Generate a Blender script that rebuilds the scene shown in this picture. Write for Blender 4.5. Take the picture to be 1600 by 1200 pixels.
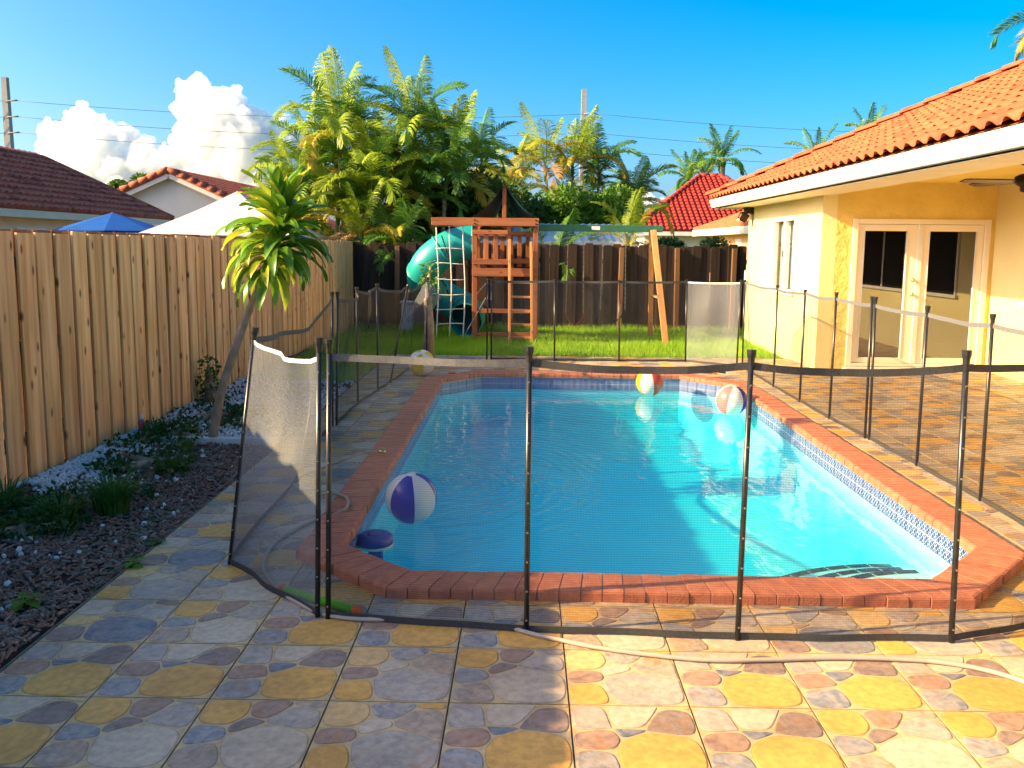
import bpy, bmesh, math, random
import numpy as np
from mathutils import Vector, Matrix, noise, Euler

for o in list(bpy.data.objects): bpy.data.objects.remove(o)
S = bpy.context.scene
COL = S.collection
R = math.radians

# ------------------------------------------------------------------ camera
FPX = 1360.0; PITCH = R(7.37); YAW = math.atan(20/1360.0); ROLL = 0.009; EYE = 1.7
_fw = Vector((-math.sin(YAW)*math.cos(PITCH), math.cos(YAW)*math.cos(PITCH), -math.sin(PITCH)))
_r0 = Vector((math.cos(YAW), math.sin(YAW), 0)); _u0 = _r0.cross(_fw)
_r = math.cos(ROLL)*_r0+math.sin(ROLL)*_u0; _u = -math.sin(ROLL)*_r0+math.cos(ROLL)*_u0
cam = bpy.data.objects.new('camera', bpy.data.cameras.new('camera')); COL.objects.link(cam)
cm = Matrix.Identity(4)
for i in range(3):
    cm[i][0] = _r[i]; cm[i][1] = _u[i]; cm[i][2] = -_fw[i]
cm[2][3] = EYE
cam.matrix_world = cm
cam.data.sensor_width = 36; cam.data.lens = FPX/1600*36
cam.data.shift_y = -41/1600.0
cam.data.clip_start = 0.05; cam.data.clip_end = 6000
S.camera = cam

# ------------------------------------------------------------------ sky, sun, exposure
SUN_DIR = Vector((1.0, 0.2, -0.478)).normalized()          # the way the light travels
ELEV = math.asin(-SUN_DIR.z); AZ = math.atan2(-SUN_DIR.x, -SUN_DIR.y)   # azimuth clockwise from +Y
W = bpy.data.worlds.new('World'); S.world = W; W.use_nodes = True
wn = W.node_tree.nodes; wl = W.node_tree.links
bg = wn['Background']; sky = wn.new('ShaderNodeTexSky'); sky.sky_type = 'NISHITA'
sky.sun_disc = False; sky.sun_elevation = ELEV; sky.sun_rotation = AZ
sky.air_density = 0.55; sky.dust_density = 3.2; sky.ozone_density = 1.6
hs = wn.new('ShaderNodeHueSaturation'); hs.inputs['Saturation'].default_value = 1.62; hs.inputs['Hue'].default_value = 0.483
wl.new(sky.outputs[0], hs.inputs['Color']); wl.new(hs.outputs[0], bg.inputs[0])
bg.inputs[1].default_value = 0.11
sun = bpy.data.objects.new('sun', bpy.data.lights.new('sun', 'SUN')); COL.objects.link(sun)
sun.rotation_euler = SUN_DIR.to_track_quat('-Z', 'Y').to_euler()
sun.data.energy = 5.0; sun.data.angle = R(0.55); sun.data.color = (1.0, 0.70, 0.32)
S.view_settings.view_transform = 'Standard'; S.view_settings.look = 'None'
S.view_settings.gamma = 1; S.view_settings.exposure = 1.76
S.render.engine = 'CYCLES'
S.cycles.transparent_max_bounces = 24; S.cycles.max_bounces = 12; S.cycles.volume_bounces = 8

# ------------------------------------------------------------------ helpers
WM = {}
def _link(o, parent):
    COL.objects.link(o)
    if parent is not None:
        o.parent = parent
        o.matrix_parent_inverse = WM[parent.name].inverted()
    WM[o.name] = o.matrix_basis.copy()
def thing(name, label, cat, loc=(0, 0, 0), group=None):
    o = bpy.data.objects.new(name, None); o.location = loc; o.empty_display_size = 0.1
    COL.objects.link(o); WM[o.name] = Matrix.Translation(loc)
    o['label'] = label; o['category'] = cat
    if group: o['group'] = group
    return o
def tag(o, label, cat, group=None):
    o['label'] = label; o['category'] = cat
    if group: o['group'] = group
    return o
def struct(o): o['kind'] = 'structure'; return o
def stuff(o): o['kind'] = 'stuff'; return o

# chamfered unit-box topology
def _cbox_topo():
    bm = bmesh.new(); vs = []
    for sx in (-1, 1):
        for sy in (-1, 1):
            for sz in (-1, 1):
                for ax in range(3):
                    p = [sx*1.0, sy*1.0, sz*1.0]
                    for k in range(3):
                        if k != ax: p[k] *= 0.8
                    vs.append(bm.verts.new(p))
    bm.verts.index_update()
    bmesh.ops.convex_hull(bm, input=bm.verts)
    bmesh.ops.dissolve_limit(bm, angle_limit=0.01, verts=bm.verts, edges=bm.edges)
    bm.normal_update()
    fs = [[v.index for v in f.verts] for f in bm.faces]; bm.free()
    return fs
CB = _cbox_topo()

class MB:
    def __init__(s): s.v = []; s.f = []; s.m = []; s.mi = 0
    def add(s, vs, fs):
        n = len(s.v); s.v.extend([tuple(p) for p in vs])
        for f in fs: s.f.append([i+n for i in f]); s.m.append(s.mi)
    def box(s, c, size, rot=None, b=0.0):
        hx, hy, hz = size[0]/2, size[1]/2, size[2]/2; c = Vector(c)
        if b <= 0:
            vs = [Vector((x*hx, y*hy, z*hz)) for x in (-1, 1) for y in (-1, 1) for z in (-1, 1)]
            fs = [(0, 1, 3, 2), (4, 6, 7, 5), (0, 4, 5, 1), (2, 3, 7, 6), (0, 2, 6, 4), (1, 5, 7, 3)]
        else:
            vs = []
            for sx in (-1, 1):
                for sy in (-1, 1):
                    for sz in (-1, 1):
                        for ax in range(3):
                            vs.append(Vector((sx*(hx if ax == 0 else hx-b), sy*(hy if ax == 1 else hy-b), sz*(hz if ax == 2 else hz-b))))
            fs = CB
        if rot is not None: vs = [rot @ p for p in vs]
        s.add([p+c for p in vs], fs)
    def b2(s, x0, x1, y0, y1, z0, z1, b=0.0):
        s.box(((x0+x1)/2, (y0+y1)/2, (z0+z1)/2), (x1-x0, y1-y0, z1-z0), None, b)
    def bar(s, a, c, w, d, b=0.0, up=(0, 0, 1)):
        a = Vector(a); c = Vector(c); ax = (c-a); L = ax.length; ax.normalize(); up = Vector(up)
        if abs(ax.dot(up)) > .97: up = Vector((0, 1, 0))
        sd = ax.cross(up).normalized(); u2 = sd.cross(ax)
        m = Matrix((sd, u2, ax)).transposed()
        s.box((a+c)/2, (w, d, L), m, b)
    def tube(s, pts, r, seg=8, caps=True):
        pts = [Vector(p) for p in pts]; n = len(pts); rs = r if hasattr(r, '__len__') else [r]*n
        vs = []; pu = None
        for i, p in enumerate(pts):
            t = (pts[min(i+1, n-1)]-pts[max(i-1, 0)])
            if t.length < 1e-9: t = Vector((0, 0, 1))
            t.normalize()
            if pu is None: pu = Vector((0, 0, 1)) if abs(t.z) < .9 else Vector((0, 1, 0))
            sd = t.cross(pu)
            if sd.length < 1e-6: sd = t.orthogonal()
            sd.normalize(); u2 = sd.cross(t).normalized(); pu = u2
            for k in range(seg):
                a = 2*math.pi*k/seg; vs.append(p+(sd*math.cos(a)+u2*math.sin(a))*rs[i])
        fs = [(i*seg+k, i*seg+(k+1) % seg, (i+1)*seg+(k+1) % seg, (i+1)*seg+k) for i in range(n-1) for k in range(seg)]
        if caps: fs += [tuple(range(seg-1, -1, -1)), tuple((n-1)*seg+k for k in range(seg))]
        s.add(vs, fs)
    def prism(s, poly, z0, z1):
        n = len(poly)
        vs = [(x, y, z0) for x, y in poly]+[(x, y, z1) for x, y in poly]
        fs = [tuple(range(n-1, -1, -1)), tuple(range(n, 2*n))]+[(i, (i+1) % n, n+(i+1) % n, n+i) for i in range(n)]
        s.add(vs, fs)
    def lathe(s, prof, c=(0, 0, 0), seg=24):
        c = Vector(c); n = len(prof)
        vs = [c+Vector((r*math.cos(2*math.pi*k/seg), r*math.sin(2*math.pi*k/seg), z)) for r, z in prof for k in range(seg)]
        fs = [(i*seg+k, i*seg+(k+1) % seg, (i+1)*seg+(k+1) % seg, (i+1)*seg+k) for i in range(n-1) for k in range(seg)]
        s.add(vs, fs)
    def mesh(s, name, mats, smooth=False):
        me = bpy.data.meshes.new(name); me.from_pydata(s.v, [], s.f)
        for m in (mats if isinstance(mats, (list, tuple)) else [mats]): me.materials.append(m)
        if any(s.m): me.polygons.foreach_set('material_index', s.m)
        if smooth: me.polygons.foreach_set('use_smooth', [True]*len(s.f))
        me.update()
        return me
    def obj(s, name, mats, parent=None, smooth=False):
        o = bpy.data.objects.new(name, s.mesh(name, mats, smooth)); _link(o, parent); return o
def inst(name, me, mat, parent=None):
    """an object that shares mesh data, placed by a world matrix"""
    o = bpy.data.objects.new(name, me); o.matrix_basis = mat; _link(o, parent); return o
def fix_normals(o):
    bm = bmesh.new(); bm.from_mesh(o.data); bmesh.ops.recalc_face_normals(bm, faces=bm.faces); bm.to_mesh(o.data); bm.free(); return o
def smooth_pts(pts, n=6):
    """Catmull-Rom"""
    P = [Vector(p) for p in pts]; out = []
    for i in range(len(P)-1):
        p0, p1, p2, p3 = P[max(i-1, 0)], P[i], P[i+1], P[min(i+2, len(P)-1)]
        for k in range(n):
            t = k/n
            out.append(.5*((2*p1)+(p2-p0)*t+(2*p0-5*p1+4*p2-p3)*t*t+(3*p1-p0-3*p2+p3)*t**3))
    out.append(P[-1]); return out
def px(x, y, z=0.0):
    """where the sight line of a photo pixel meets the level z (used to take the survey of the yard)"""
    d = _fw+_r*((x-800)/FPX)-_u*((y-559)/FPX); t = (z-EYE)/d.z
    return Vector((0, 0, EYE))+d*t

# ------------------------------------------------------------------ materials
def mat(name, c1, c2=None, scale=8.0, rough=0.7, bump=0.0, bscale=None, stretch=(1, 1, 1), spec=0.3, rand=0.0, detail=6.0,
        c3=None, lo=0.35, hi=0.65, metal=0.0, transl=None, coat=0.0, dist=0.01):
    m = bpy.data.materials.new(name); m.use_nodes = True
    nt = m.node_tree; N = nt.nodes; L = nt.links; b = N['Principled BSDF']
    b.inputs['Roughness'].default_value = rough; b.inputs['Specular IOR Level'].default_value = spec
    b.inputs['Metallic'].default_value = metal; b.inputs['Coat Weight'].default_value = coat
    tc = N.new('ShaderNodeTexCoord'); mp = N.new('ShaderNodeMapping'); mp.inputs['Scale'].default_value = stretch
    oi = N.new('ShaderNodeObjectInfo'); ml = N.new('ShaderNodeVectorMath'); ml.operation = 'MULTIPLY_ADD'
    cb = N.new('ShaderNodeCombineXYZ')
    for k in range(3): L.new(oi.outputs['Random'], cb.inputs[k])
    ml.inputs[1].default_value = (37, 53, 71); L.new(cb.outputs[0], ml.inputs[0]); L.new(tc.outputs['Object'], ml.inputs[2])
    L.new(ml.outputs[0], mp.inputs[0])
    nz = N.new('ShaderNodeTexNoise'); nz.inputs['Scale'].default_value = scale; nz.inputs['Detail'].default_value = detail
    L.new(mp.outputs[0], nz.inputs['Vector'])
    out = None
    if c2 is None: c2 = tuple(x*.82 for x in c1)
    rp = N.new('ShaderNodeValToRGB'); rp.color_ramp.elements[0].position = lo; rp.color_ramp.elements[1].position = hi
    rp.color_ramp.elements[0].color = (*c1, 1); rp.color_ramp.elements[1].color = (*c2, 1)
    if c3: e = rp.color_ramp.elements.new((lo+hi)/2); e.color = (*c3, 1)
    L.new(nz.outputs['Fac'], rp.inputs[0]); out = rp.outputs[0]
    if rand > 0:
        hv = N.new('ShaderNodeHueSaturation'); mr = N.new('ShaderNodeMapRange')
        mr.inputs['To Min'].default_value = 1-rand; mr.inputs['To Max'].default_value = 1+rand
        L.new(oi.outputs['Random'], mr.inputs['Value']); L.new(mr.outputs[0], hv.inputs['Value']); L.new(out, hv.inputs['Color']); out = hv.outputs[0]
    L.new(out, b.inputs['Base Color'])
    if bump > 0:
        n2 = N.new('ShaderNodeTexNoise'); n2.inputs['Scale'].default_value = bscale or scale*4; n2.inputs['Detail'].default_value = 5
        L.new(mp.outputs[0], n2.inputs['Vector'])
        bp = N.new('ShaderNodeBump'); bp.inputs['Strength'].default_value = bump; bp.inputs['Distance'].default_value = dist
        L.new(n2.outputs['Fac'], bp.inputs['Height']); L.new(bp.outputs[0], b.inputs['Normal'])
    if transl:
        tr = N.new('ShaderNodeBsdfTranslucent'); mx = N.new('ShaderNodeMixShader'); mx.inputs[0].default_value = transl
        L.new(out, tr.inputs[0]); L.new(b.outputs[0], mx.inputs[1]); L.new(tr.outputs[0], mx.inputs[2])
        L.new(mx.outputs[0], N['Material Output'].inputs[0])
    return m
def attr_mat(name, rough=0.5, mott=0.35, scale=22, bump=.12):
    """colours carried by the print of each tile, mottled by noise"""
    m = mat(name, (1, 1, 1), (1, 1, 1), scale, rough, bump, scale*5, spec=.45)
    N = m.node_tree.nodes; L = m.node_tree.links; b = N['Principled BSDF']
    at = N.new('ShaderNodeAttribute'); at.attribute_name = 'Col'
    nz = next(n for n in N if n.type == 'TEX_NOISE'); rp = next(n for n in N if n.type == 'VALTORGB')
    rp.color_ramp.elements[0].color = (1-mott, 1-mott, 1-mott*.9, 1); rp.color_ramp.elements[1].color = (1.0+mott*.35,)*3+(1,)
    mx = N.new('ShaderNodeMix'); mx.data_type = 'RGBA'; mx.blend_type = 'MULTIPLY'; mx.inputs['Factor'].default_value = 1
    # veined stones: brown and slate patches run through the print, as strong as the tile's own mottle value says
    n4 = N.new('ShaderNodeTexNoise'); n4.inputs['Scale'].default_value = 13; n4.inputs['Detail'].default_value = 4; n4.inputs['Distortion'].default_value = 1.2
    mpn = next(n for n in N if n.type == 'MAPPING'); L.new(mpn.outputs[0], n4.inputs['Vector'])
    r4 = N.new('ShaderNodeValToRGB'); el = r4.color_ramp.elements; el[0].position = .36; el[0].color = (.13, .155, .21, 1); el[1].position = .66; el[1].color = (.40, .215, .12, 1)
    e5 = el.new(.5); e5.color = (.46, .41, .37, 1); L.new(n4.outputs['Fac'], r4.inputs[0])
    vm = N.new('ShaderNodeMix'); vm.data_type = 'RGBA'; L.new(at.outputs['Alpha'], vm.inputs['Factor']); L.new(at.outputs['Color'], vm.inputs['A']); L.new(r4.outputs[0], vm.inputs['B'])
    L.new(vm.outputs['Result'], mx.inputs['A']); L.new(rp.outputs[0], mx.inputs['B'])
    ge = N.new('ShaderNodeNewGeometry'); st = N.new('ShaderNodeTexNoise'); st.inputs['Scale'].default_value = 1.7; st.inputs['Detail'].default_value = 7; L.new(ge.outputs['Position'], st.inputs['Vector'])
    sr = N.new('ShaderNodeValToRGB'); sr.color_ramp.elements[0].position = .32; sr.color_ramp.elements[0].color = (.74, .72, .70, 1); sr.color_ramp.elements[1].position = .58; sr.color_ramp.elements[1].color = (1.04, 1.03, 1.0, 1)
    L.new(st.outputs['Fac'], sr.inputs[0])                                    # foot-worn grime across the whole patio
    m3 = N.new('ShaderNodeMix'); m3.data_type = 'RGBA'; m3.blend_type = 'MULTIPLY'; m3.inputs['Factor'].default_value = 1
    L.new(mx.outputs['Result'], m3.inputs['A']); L.new(sr.outputs[0], m3.inputs['B']); L.new(m3.outputs['Result'], b.inputs['Base Color'])
    rr2 = N.new('ShaderNodeMapRange'); rr2.inputs['To Min'].default_value = rough+.25; rr2.inputs['To Max'].default_value = rough-.08; L.new(st.outputs['Fac'], rr2.inputs['Value']); L.new(rr2.outputs[0], b.inputs['Roughness'])
    return m
def wood(name, c1, c2, knot, rough=.75, along='z', rand=.18, gs=7.0):
    st = {'z': (1, 1, .06), 'x': (.06, 1, 1), 'y': (1, .06, 1)}[along]
    m = mat(name, c1, c2, gs*2.2, rough, .25, gs*9, st, .25, rand)
    N = m.node_tree.nodes; L = m.node_tree.links; b = N['Principled BSDF']
    mp = N.new('ShaderNodeMapping'); mp.inputs['Scale'].default_value = tuple(1.0 if v == 1 else .42 for v in st)
    src = next(n for n in N if n.type == 'VECT_MATH')
    L.new(src.outputs[0], mp.inputs[0])
    vo = N.new('ShaderNodeTexVoronoi'); vo.voronoi_dimensions = '2D'; vo.inputs['Scale'].default_value = 5.0
    sx_ = N.new('ShaderNodeSeparateXYZ'); cx_ = N.new('ShaderNodeCombineXYZ'); L.new(mp.outputs[0], sx_.inputs[0]); L.new(sx_.outputs[0], cx_.inputs[0]); L.new(sx_.outputs[2], cx_.inputs[1]); L.new(cx_.outputs[0], vo.inputs['Vector'])
    vo.inputs['Randomness'].default_value = 1
    nz = N.new('ShaderNodeTexNoise'); nz.inputs['Scale'].default_value = 2.2; L.new(src.outputs[0], nz.inputs['Vector'])
    mr = N.new('ShaderNodeMapRange'); mr.inputs['From Min'].default_value = .035; mr.inputs['From Max'].default_value = .10
    mr.inputs['To Min'].default_value = .85; mr.inputs['To Max'].default_value = 0.0
    L.new(vo.outputs['Distance'], mr.inputs['Value'])
    m2 = N.new('ShaderNodeMapRange'); m2.inputs['From Min'].default_value = .40; m2.inputs['From Max'].default_value = .52
    L.new(nz.outputs['Fac'], m2.inputs['Value'])
    mm = N.new('ShaderNodeMath'); mm.operation = 'MULTIPLY'; L.new(mr.outputs[0], mm.inputs[0]); L.new(m2.outputs[0], mm.inputs[1])
    mx = N.new('ShaderNodeMix'); mx.data_type = 'RGBA'; L.new(mm.outputs[0], mx.inputs['Factor'])
    old = b.inputs['Base Color'].links[0].from_socket
    L.new(old, mx.inputs['A']); mx.inputs['B'].default_value = (*knot, 1)
    L.new(mx.outputs['Result'], b.inputs['Base Color'])
    return m

M = {}
M['pine'] = wood('pine boards', (.92, .59, .28), (.62, .33, .12), (.10, .04, .015), rand=.16)
M['pine_back'] = wood('pine boards darkened for gap shade', (.24, .13, .06), (.16, .08, .04), (.08, .03, .01))  # same pine painted dark, so gaps between front boards look shaded
M['darkwood'] = wood('weathered dark boards', (.046, .028, .022), (.020, .013, .011), (.03, .015, .01), rand=.35)
M['postwood'] = wood('brown post wood', (.20, .105, .055), (.13, .065, .034), (.1, .04, .02))
M['cedar'] = wood('stained cedar', (.33, .125, .055), (.22, .075, .034), (.12, .04, .02), along='z')
M['cedar_x'] = wood('stained cedar rails', (.33, .125, .055), (.22, .075, .034), (.12, .04, .02), along='x')
M['legwood'] = wood('swing leg wood', (.52, .26, .11), (.42, .19, .08), (.2, .08, .03))
M['tile'] = attr_mat('glazed stone print tile', .38, .20, 34)
M['tilebase'] = mat('tile body', (.46, .37, .26), (.36, .29, .22), 30, .6)
M['grout'] = mat('patio grout', (.20, .16, .13), (.12, .10, .09), 14, .9)
M['brick'] = mat('red coping brick', (.58, .205, .115), (.47, .15, .085), 18, .8, .35, 90, rand=.12, c3=(.53, .18, .10))
M['mortar'] = mat('mortar', (.60, .48, .38), (.46, .34, .26), 20, .95)
M['plaster'] = mat('pool plaster', (.54, .94, .97), (.50, .91, .95), 3, .7)
M['stepwhite'] = mat('white step plaster', (.80, .86, .88), (.74, .82, .86), 6, .6)
M['navy'] = mat('navy glazed tile', (.012, .022, .10), (.02, .04, .16), 9, .2, spec=.5, rand=.3)
M['soil'] = mat('dark mulch soil', (.045, .025, .018), (.08, .045, .032), 25, .95, .8, 60)
M['chip'] = mat('wood mulch chips', (.14, .07, .05), (.30, .18, .13), 60, .9)
M['chip2'] = mat('pale mulch chips', (.36, .28, .24), (.20, .15, .12), 60, .9)
M['pebble'] = mat('white marble pebbles', (.74, .75, .76), (.52, .53, .55), 30, .7)
M['earth'] = mat('grass ground', (.05, .10, .02), (.09, .15, .03), 2.0, .95, .6, 30)
M['grass'] = mat('lawn blades', (.24, .50, .02), (.36, .58, .03), 1.2, .6, transl=.45, lo=.3, hi=.7)
M['grass2'] = mat('liriope blades', (.05, .13, .02), (.09, .20, .03), 3, .5, transl=.35)
M['blackpole'] = mat('black anodised pole', (.012, .012, .014), (.022, .022, .024), 40, .32, spec=.5)
M['band'] = mat('black woven border', (.035, .035, .038), (.06, .06, .062), 150, .7)
M['band_pale'] = mat('greyed woven border', (.13, .13, .135), (.09, .09, .095), 120, .75)
M['screw'] = mat('bright screw', (.7, .7, .7), None, 10, .3, metal=1)
M['stucco'] = mat('yellow stucco', (.74, .665, .36), (.67, .59, .29), .9, .9, .55, 55, dist=.006)
M['stucco_rough'] = mat('yellow trowelled stucco', (.74, .57, .18), (.65, .49, .14), 3, .9, 1.0, 13, dist=.02)
M['ceiling'] = mat('yellow painted ceiling', (.73, .57, .16), (.68, .52, .14), 2, .85)
M['trim'] = mat('white painted trim', (.70, .69, .66), (.64, .63, .60), 6, .45, spec=.4)
M['soffit'] = mat('cream soffit', (.74, .66, .50), (.68, .60, .44), 3, .7)
M['doorpaint'] = mat('cream door paint', (.80, .74, .62), (.76, .69, .56), 3, .5)
M['terra'] = mat('orange clay roof tile', (.35, .075, .030), (.26, .050, .022), 5, .8, .2, 60, rand=.18, c3=(.38, .095, .040))
M['terra_dk'] = mat('dark red roof tile', (.33, .075, .05), (.21, .047, .034), 2.2, .8, rand=.1, c3=(.36, .11, .065))
M['terra_red'] = mat('bright red roof tile', (.33, .035, .024), (.25, .026, .018), 2.0, .6, rand=.1)
M['terra_or'] = mat('pale orange roof tile', (.52, .16, .07), (.42, .12, .05), 2.0, .8)
M['tanwall'] = mat('tan stucco wall', (.70, .42, .22), (.64, .37, .19), 2, .9)
M['creamwall'] = mat('cream stucco wall', (.72, .66, .52), (.66, .60, .47), 2, .9)
M['greywall'] = mat('pale grey stucco wall', (.62, .60, .56), (.58, .56, .52), 2, .9)
M['tealplastic'] = mat('teal slide plastic', (.012, .30, .30), (.010, .26, .27), 3, .35, spec=.5)
M['greenpaint'] = mat('dark green beam', (.03, .14, .085), (.025, .11, .07), 6, .5)
M['tarp'] = mat('dark navy tarp', (.015, .028, .05), (.02, .04, .06), 6, .6, transl=.12)
M['tarpgreen'] = mat('blue green tarp', (.015, .10, .12), (.02, .13, .15), 6, .55, transl=.25)
M['rope'] = mat('white rope', (.62, .62, .60), (.5, .5, .48), 60, .9)
M['chain'] = mat('grey chain', (.30, .30, .32), None, 40, .45, metal=.7)
M['redseat'] = mat('red swing strap', (.50, .05, .03), None, 10, .5)
M['blackplastic'] = mat('black plastic', (.02, .02, .022), None, 10, .4)
M['hose'] = mat('tan vinyl hose', (.40, .34, .28), (.35, .30, .25), 12, .5)
M['white_v'] = mat('white vinyl', (.82, .82, .80), (.78, .78, .77), 3, .3, spec=.5, transl=.15)
M['blue_v'] = mat('blue vinyl', (.012, .03, .42), (.012, .025, .36), 3, .28, spec=.5, transl=.1)
M['yellow_v'] = mat('yellow vinyl', (.85, .62, .01), None, 3, .28, spec=.5, transl=.15)
M['red_v'] = mat('red vinyl', (.75, .06, .04), None, 3, .28, spec=.5, transl=.15)
M['pink_v'] = mat('pink vinyl', (.80, .26, .26), None, 3, .28, spec=.5, transl=.15)
M['floater'] = mat('blue float plastic', (.01, .06, .34), (.01, .045, .28), 8, .4, spec=.5)
M['foam'] = mat('lime green foam', (.16, .52, .02), (.13, .45, .02), 40, .8)
M['orange'] = mat('orange foam', (.80, .12, .02), (.7, .10, .02), 30, .7)
M['yellowtoy'] = mat('yellow plastic', (.85, .50, .02), None, 9, .4)
M['pink'] = mat('pink plastic', (.65, .10, .30), None, 9, .4)
M['bark'] = mat('grey brown bark', (.40, .30, .21), (.24, .175, .12), 14, .9, .6, 40, (1, 1, .5))
M['palmtrunk'] = mat('ringed palm trunk', (.30, .27, .19), (.20, .20, .11), 10, .85, .3, 30, (.4, .4, 2.5))
M['drac'] = mat('dracaena leaf', (.16, .33, .02), (.08, .20, .016), 2.2, .35, spec=.5, transl=.35, rand=.3, stretch=(1, 1, 1))
M['drac_sunlit'] = mat('sunlit yellow dracaena leaf', (.50, .50, .04), (.30, .42, .025), 2.2, .4, transl=.4, rand=.2)  # brighter yellow copy of the leaf: sunlight put into the colour
M['palm_g'] = mat('green palm frond', (.12, .27, .035), (.07, .18, .026), 1.0, .45, transl=.4, rand=.3)
M['palm_y'] = mat('yellow green palm frond', (.36, .46, .035), (.25, .38, .03), 1.0, .45, transl=.45, rand=.25)
M['palm_o'] = mat('golden palm frond', (.46, .38, .05), (.36, .34, .04), 1.0, .5, transl=.45, rand=.2)
M['palm_b'] = mat('dry brown frond', (.32, .19, .08), (.24, .14, .06), 2.0, .8, transl=.25, rand=.2)
M['leaf_d'] = mat('dark green leaves', (.03, .085, .016), (.05, .12, .02), 3, .45, transl=.3)
M['leaf_l'] = mat('light green leaves', (.11, .24, .025), (.16, .30, .03), 2, .5, transl=.4)
M['leaf_m'] = mat('mid green leaves', (.05, .13, .02), (.08, .17, .025), 3, .5, transl=.35)
M['concrete'] = mat('grey concrete pole', (.34, .34, .35), (.28, .28, .29), 3, .9)
M['wire'] = mat('power cable', (.10, .11, .13), None, 3, .6)
M['bluefab'] = mat('blue canopy cloth', (.012, .13, .55), (.010, .11, .48), 3, .7, transl=.3)
M['whitefab'] = mat('white canopy cloth', (.66, .64, .68), (.62, .60, .65), 3, .8, transl=.2)
M['metalroof'] = mat('pale corrugated metal', (.62, .66, .70), (.52, .57, .62), 2, .4, spec=.5)
M['fanwood'] = mat('dark fan blade', (.07, .032, .018), (.05, .022, .012), 9, .45, stretch=(.2, 1, 1))
M['bronze'] = mat('dark bronze metal', (.03, .02, .016), None, 9, .4, metal=.4)
M['brass'] = mat('brass knob', (.75, .50, .20), None, 9, .25, metal=1)
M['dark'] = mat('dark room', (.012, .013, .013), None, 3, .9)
M['curtain'] = mat('pale curtain', (.52, .52, .53), (.40, .40, .42), 6, .9, stretch=(1, 8, .1))
M['edging'] = mat('white edging', (.70, .70, .68), (.6, .6, .58), 20, .7)
M['utilbox'] = mat('pale utility box', (.42, .52, .55), None, 4, .5)
M['label'] = mat('white label plate', (.8, .8, .8), None, 5, .4)
def cloud_mat():
    m = bpy.data.materials.new('cloud vapour'); m.use_nodes = True; N = m.node_tree.nodes; L = m.node_tree.links
    N.remove(N['Principled BSDF']); v = N.new('ShaderNodeVolumePrincipled')
    v.inputs['Color'].default_value = (.96, .985, 1, 1); v.inputs['Density'].default_value = .055; v.inputs['Anisotropy'].default_value = .2
    L.new(v.outputs[0], N['Material Output'].inputs['Volume']); return m
M['cloud'] = cloud_mat()

def fabric(name, c, cover):
    """open weave: part of the light passes between the threads"""
    m = bpy.data.materials.new(name); m.use_nodes = True; nt = m.node_tree; N = nt.nodes; L = nt.links
    N.remove(N['Principled BSDF'])
    d = N.new('ShaderNodeBsdfDiffuse'); d.inputs[0].default_value = (*c, 1)
    t = N.new('ShaderNodeBsdfTranslucent'); t.inputs[0].default_value = (*c, 1)
    g = N.new('ShaderNodeBsdfGlossy'); g.inputs['Roughness'].default_value = .45; g.inputs[0].default_value = (.35, .35, .35, 1)
    m1 = N.new('ShaderNodeMixShader'); m1.inputs[0].default_value = .25; L.new(d.outputs[0], m1.inputs[1]); L.new(t.outputs[0], m1.inputs[2])
    m0 = N.new('ShaderNodeMixShader'); m0.inputs[0].default_value = .12; L.new(m1.outputs[0], m0.inputs[1]); L.new(g.outputs[0], m0.inputs[2])
    tr = N.new('ShaderNodeBsdfTransparent'); m2 = N.new('ShaderNodeMixShader')
    uv = N.new('ShaderNodeUVMap'); sp = N.new('ShaderNodeSeparateXYZ'); L.new(uv.outputs[0], sp.inputs[0])
    def wv(sock, k):
        a = N.new('ShaderNodeMath'); a.operation = 'MULTIPLY'; a.inputs[1].default_value = 2*math.pi*k; L.new(sock, a.inputs[0])
        b = N.new('ShaderNodeMath'); b.operation = 'SINE'; L.new(a.outputs[0], b.inputs[0]); return b.outputs[0]
    wa = wv(sp.outputs[1], 1/.0105); wb = wv(sp.outputs[0], 1/.0125)
    s1 = N.new('ShaderNodeMath'); s1.operation = 'MULTIPLY_ADD'; s1.inputs[1].default_value = .09; s1.inputs[2].default_value = cover
    L.new(wa, s1.inputs[0])
    s2 = N.new('ShaderNodeMath'); s2.operation = 'MULTIPLY_ADD'; s2.inputs[1].default_value = .02; L.new(wb, s2.inputs[0]); L.new(s1.outputs[0], s2.inputs[2])
    L.new(s2.outputs[0], m2.inputs[0]); L.new(tr.outputs[0], m2.inputs[1]); L.new(m0.outputs[0], m2.inputs[2])
    L.new(m2.outputs[0], N['Material Output'].inputs[0])
    return m
M['mesh'] = fabric('black pool mesh', (.030, .030, .033), .31)
M['mesh_pale'] = fabric('sunlit pool mesh', (.17, .19, .23), .50)  # paler, denser copy of the black mesh: sunlight on the panels put into colour

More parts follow.
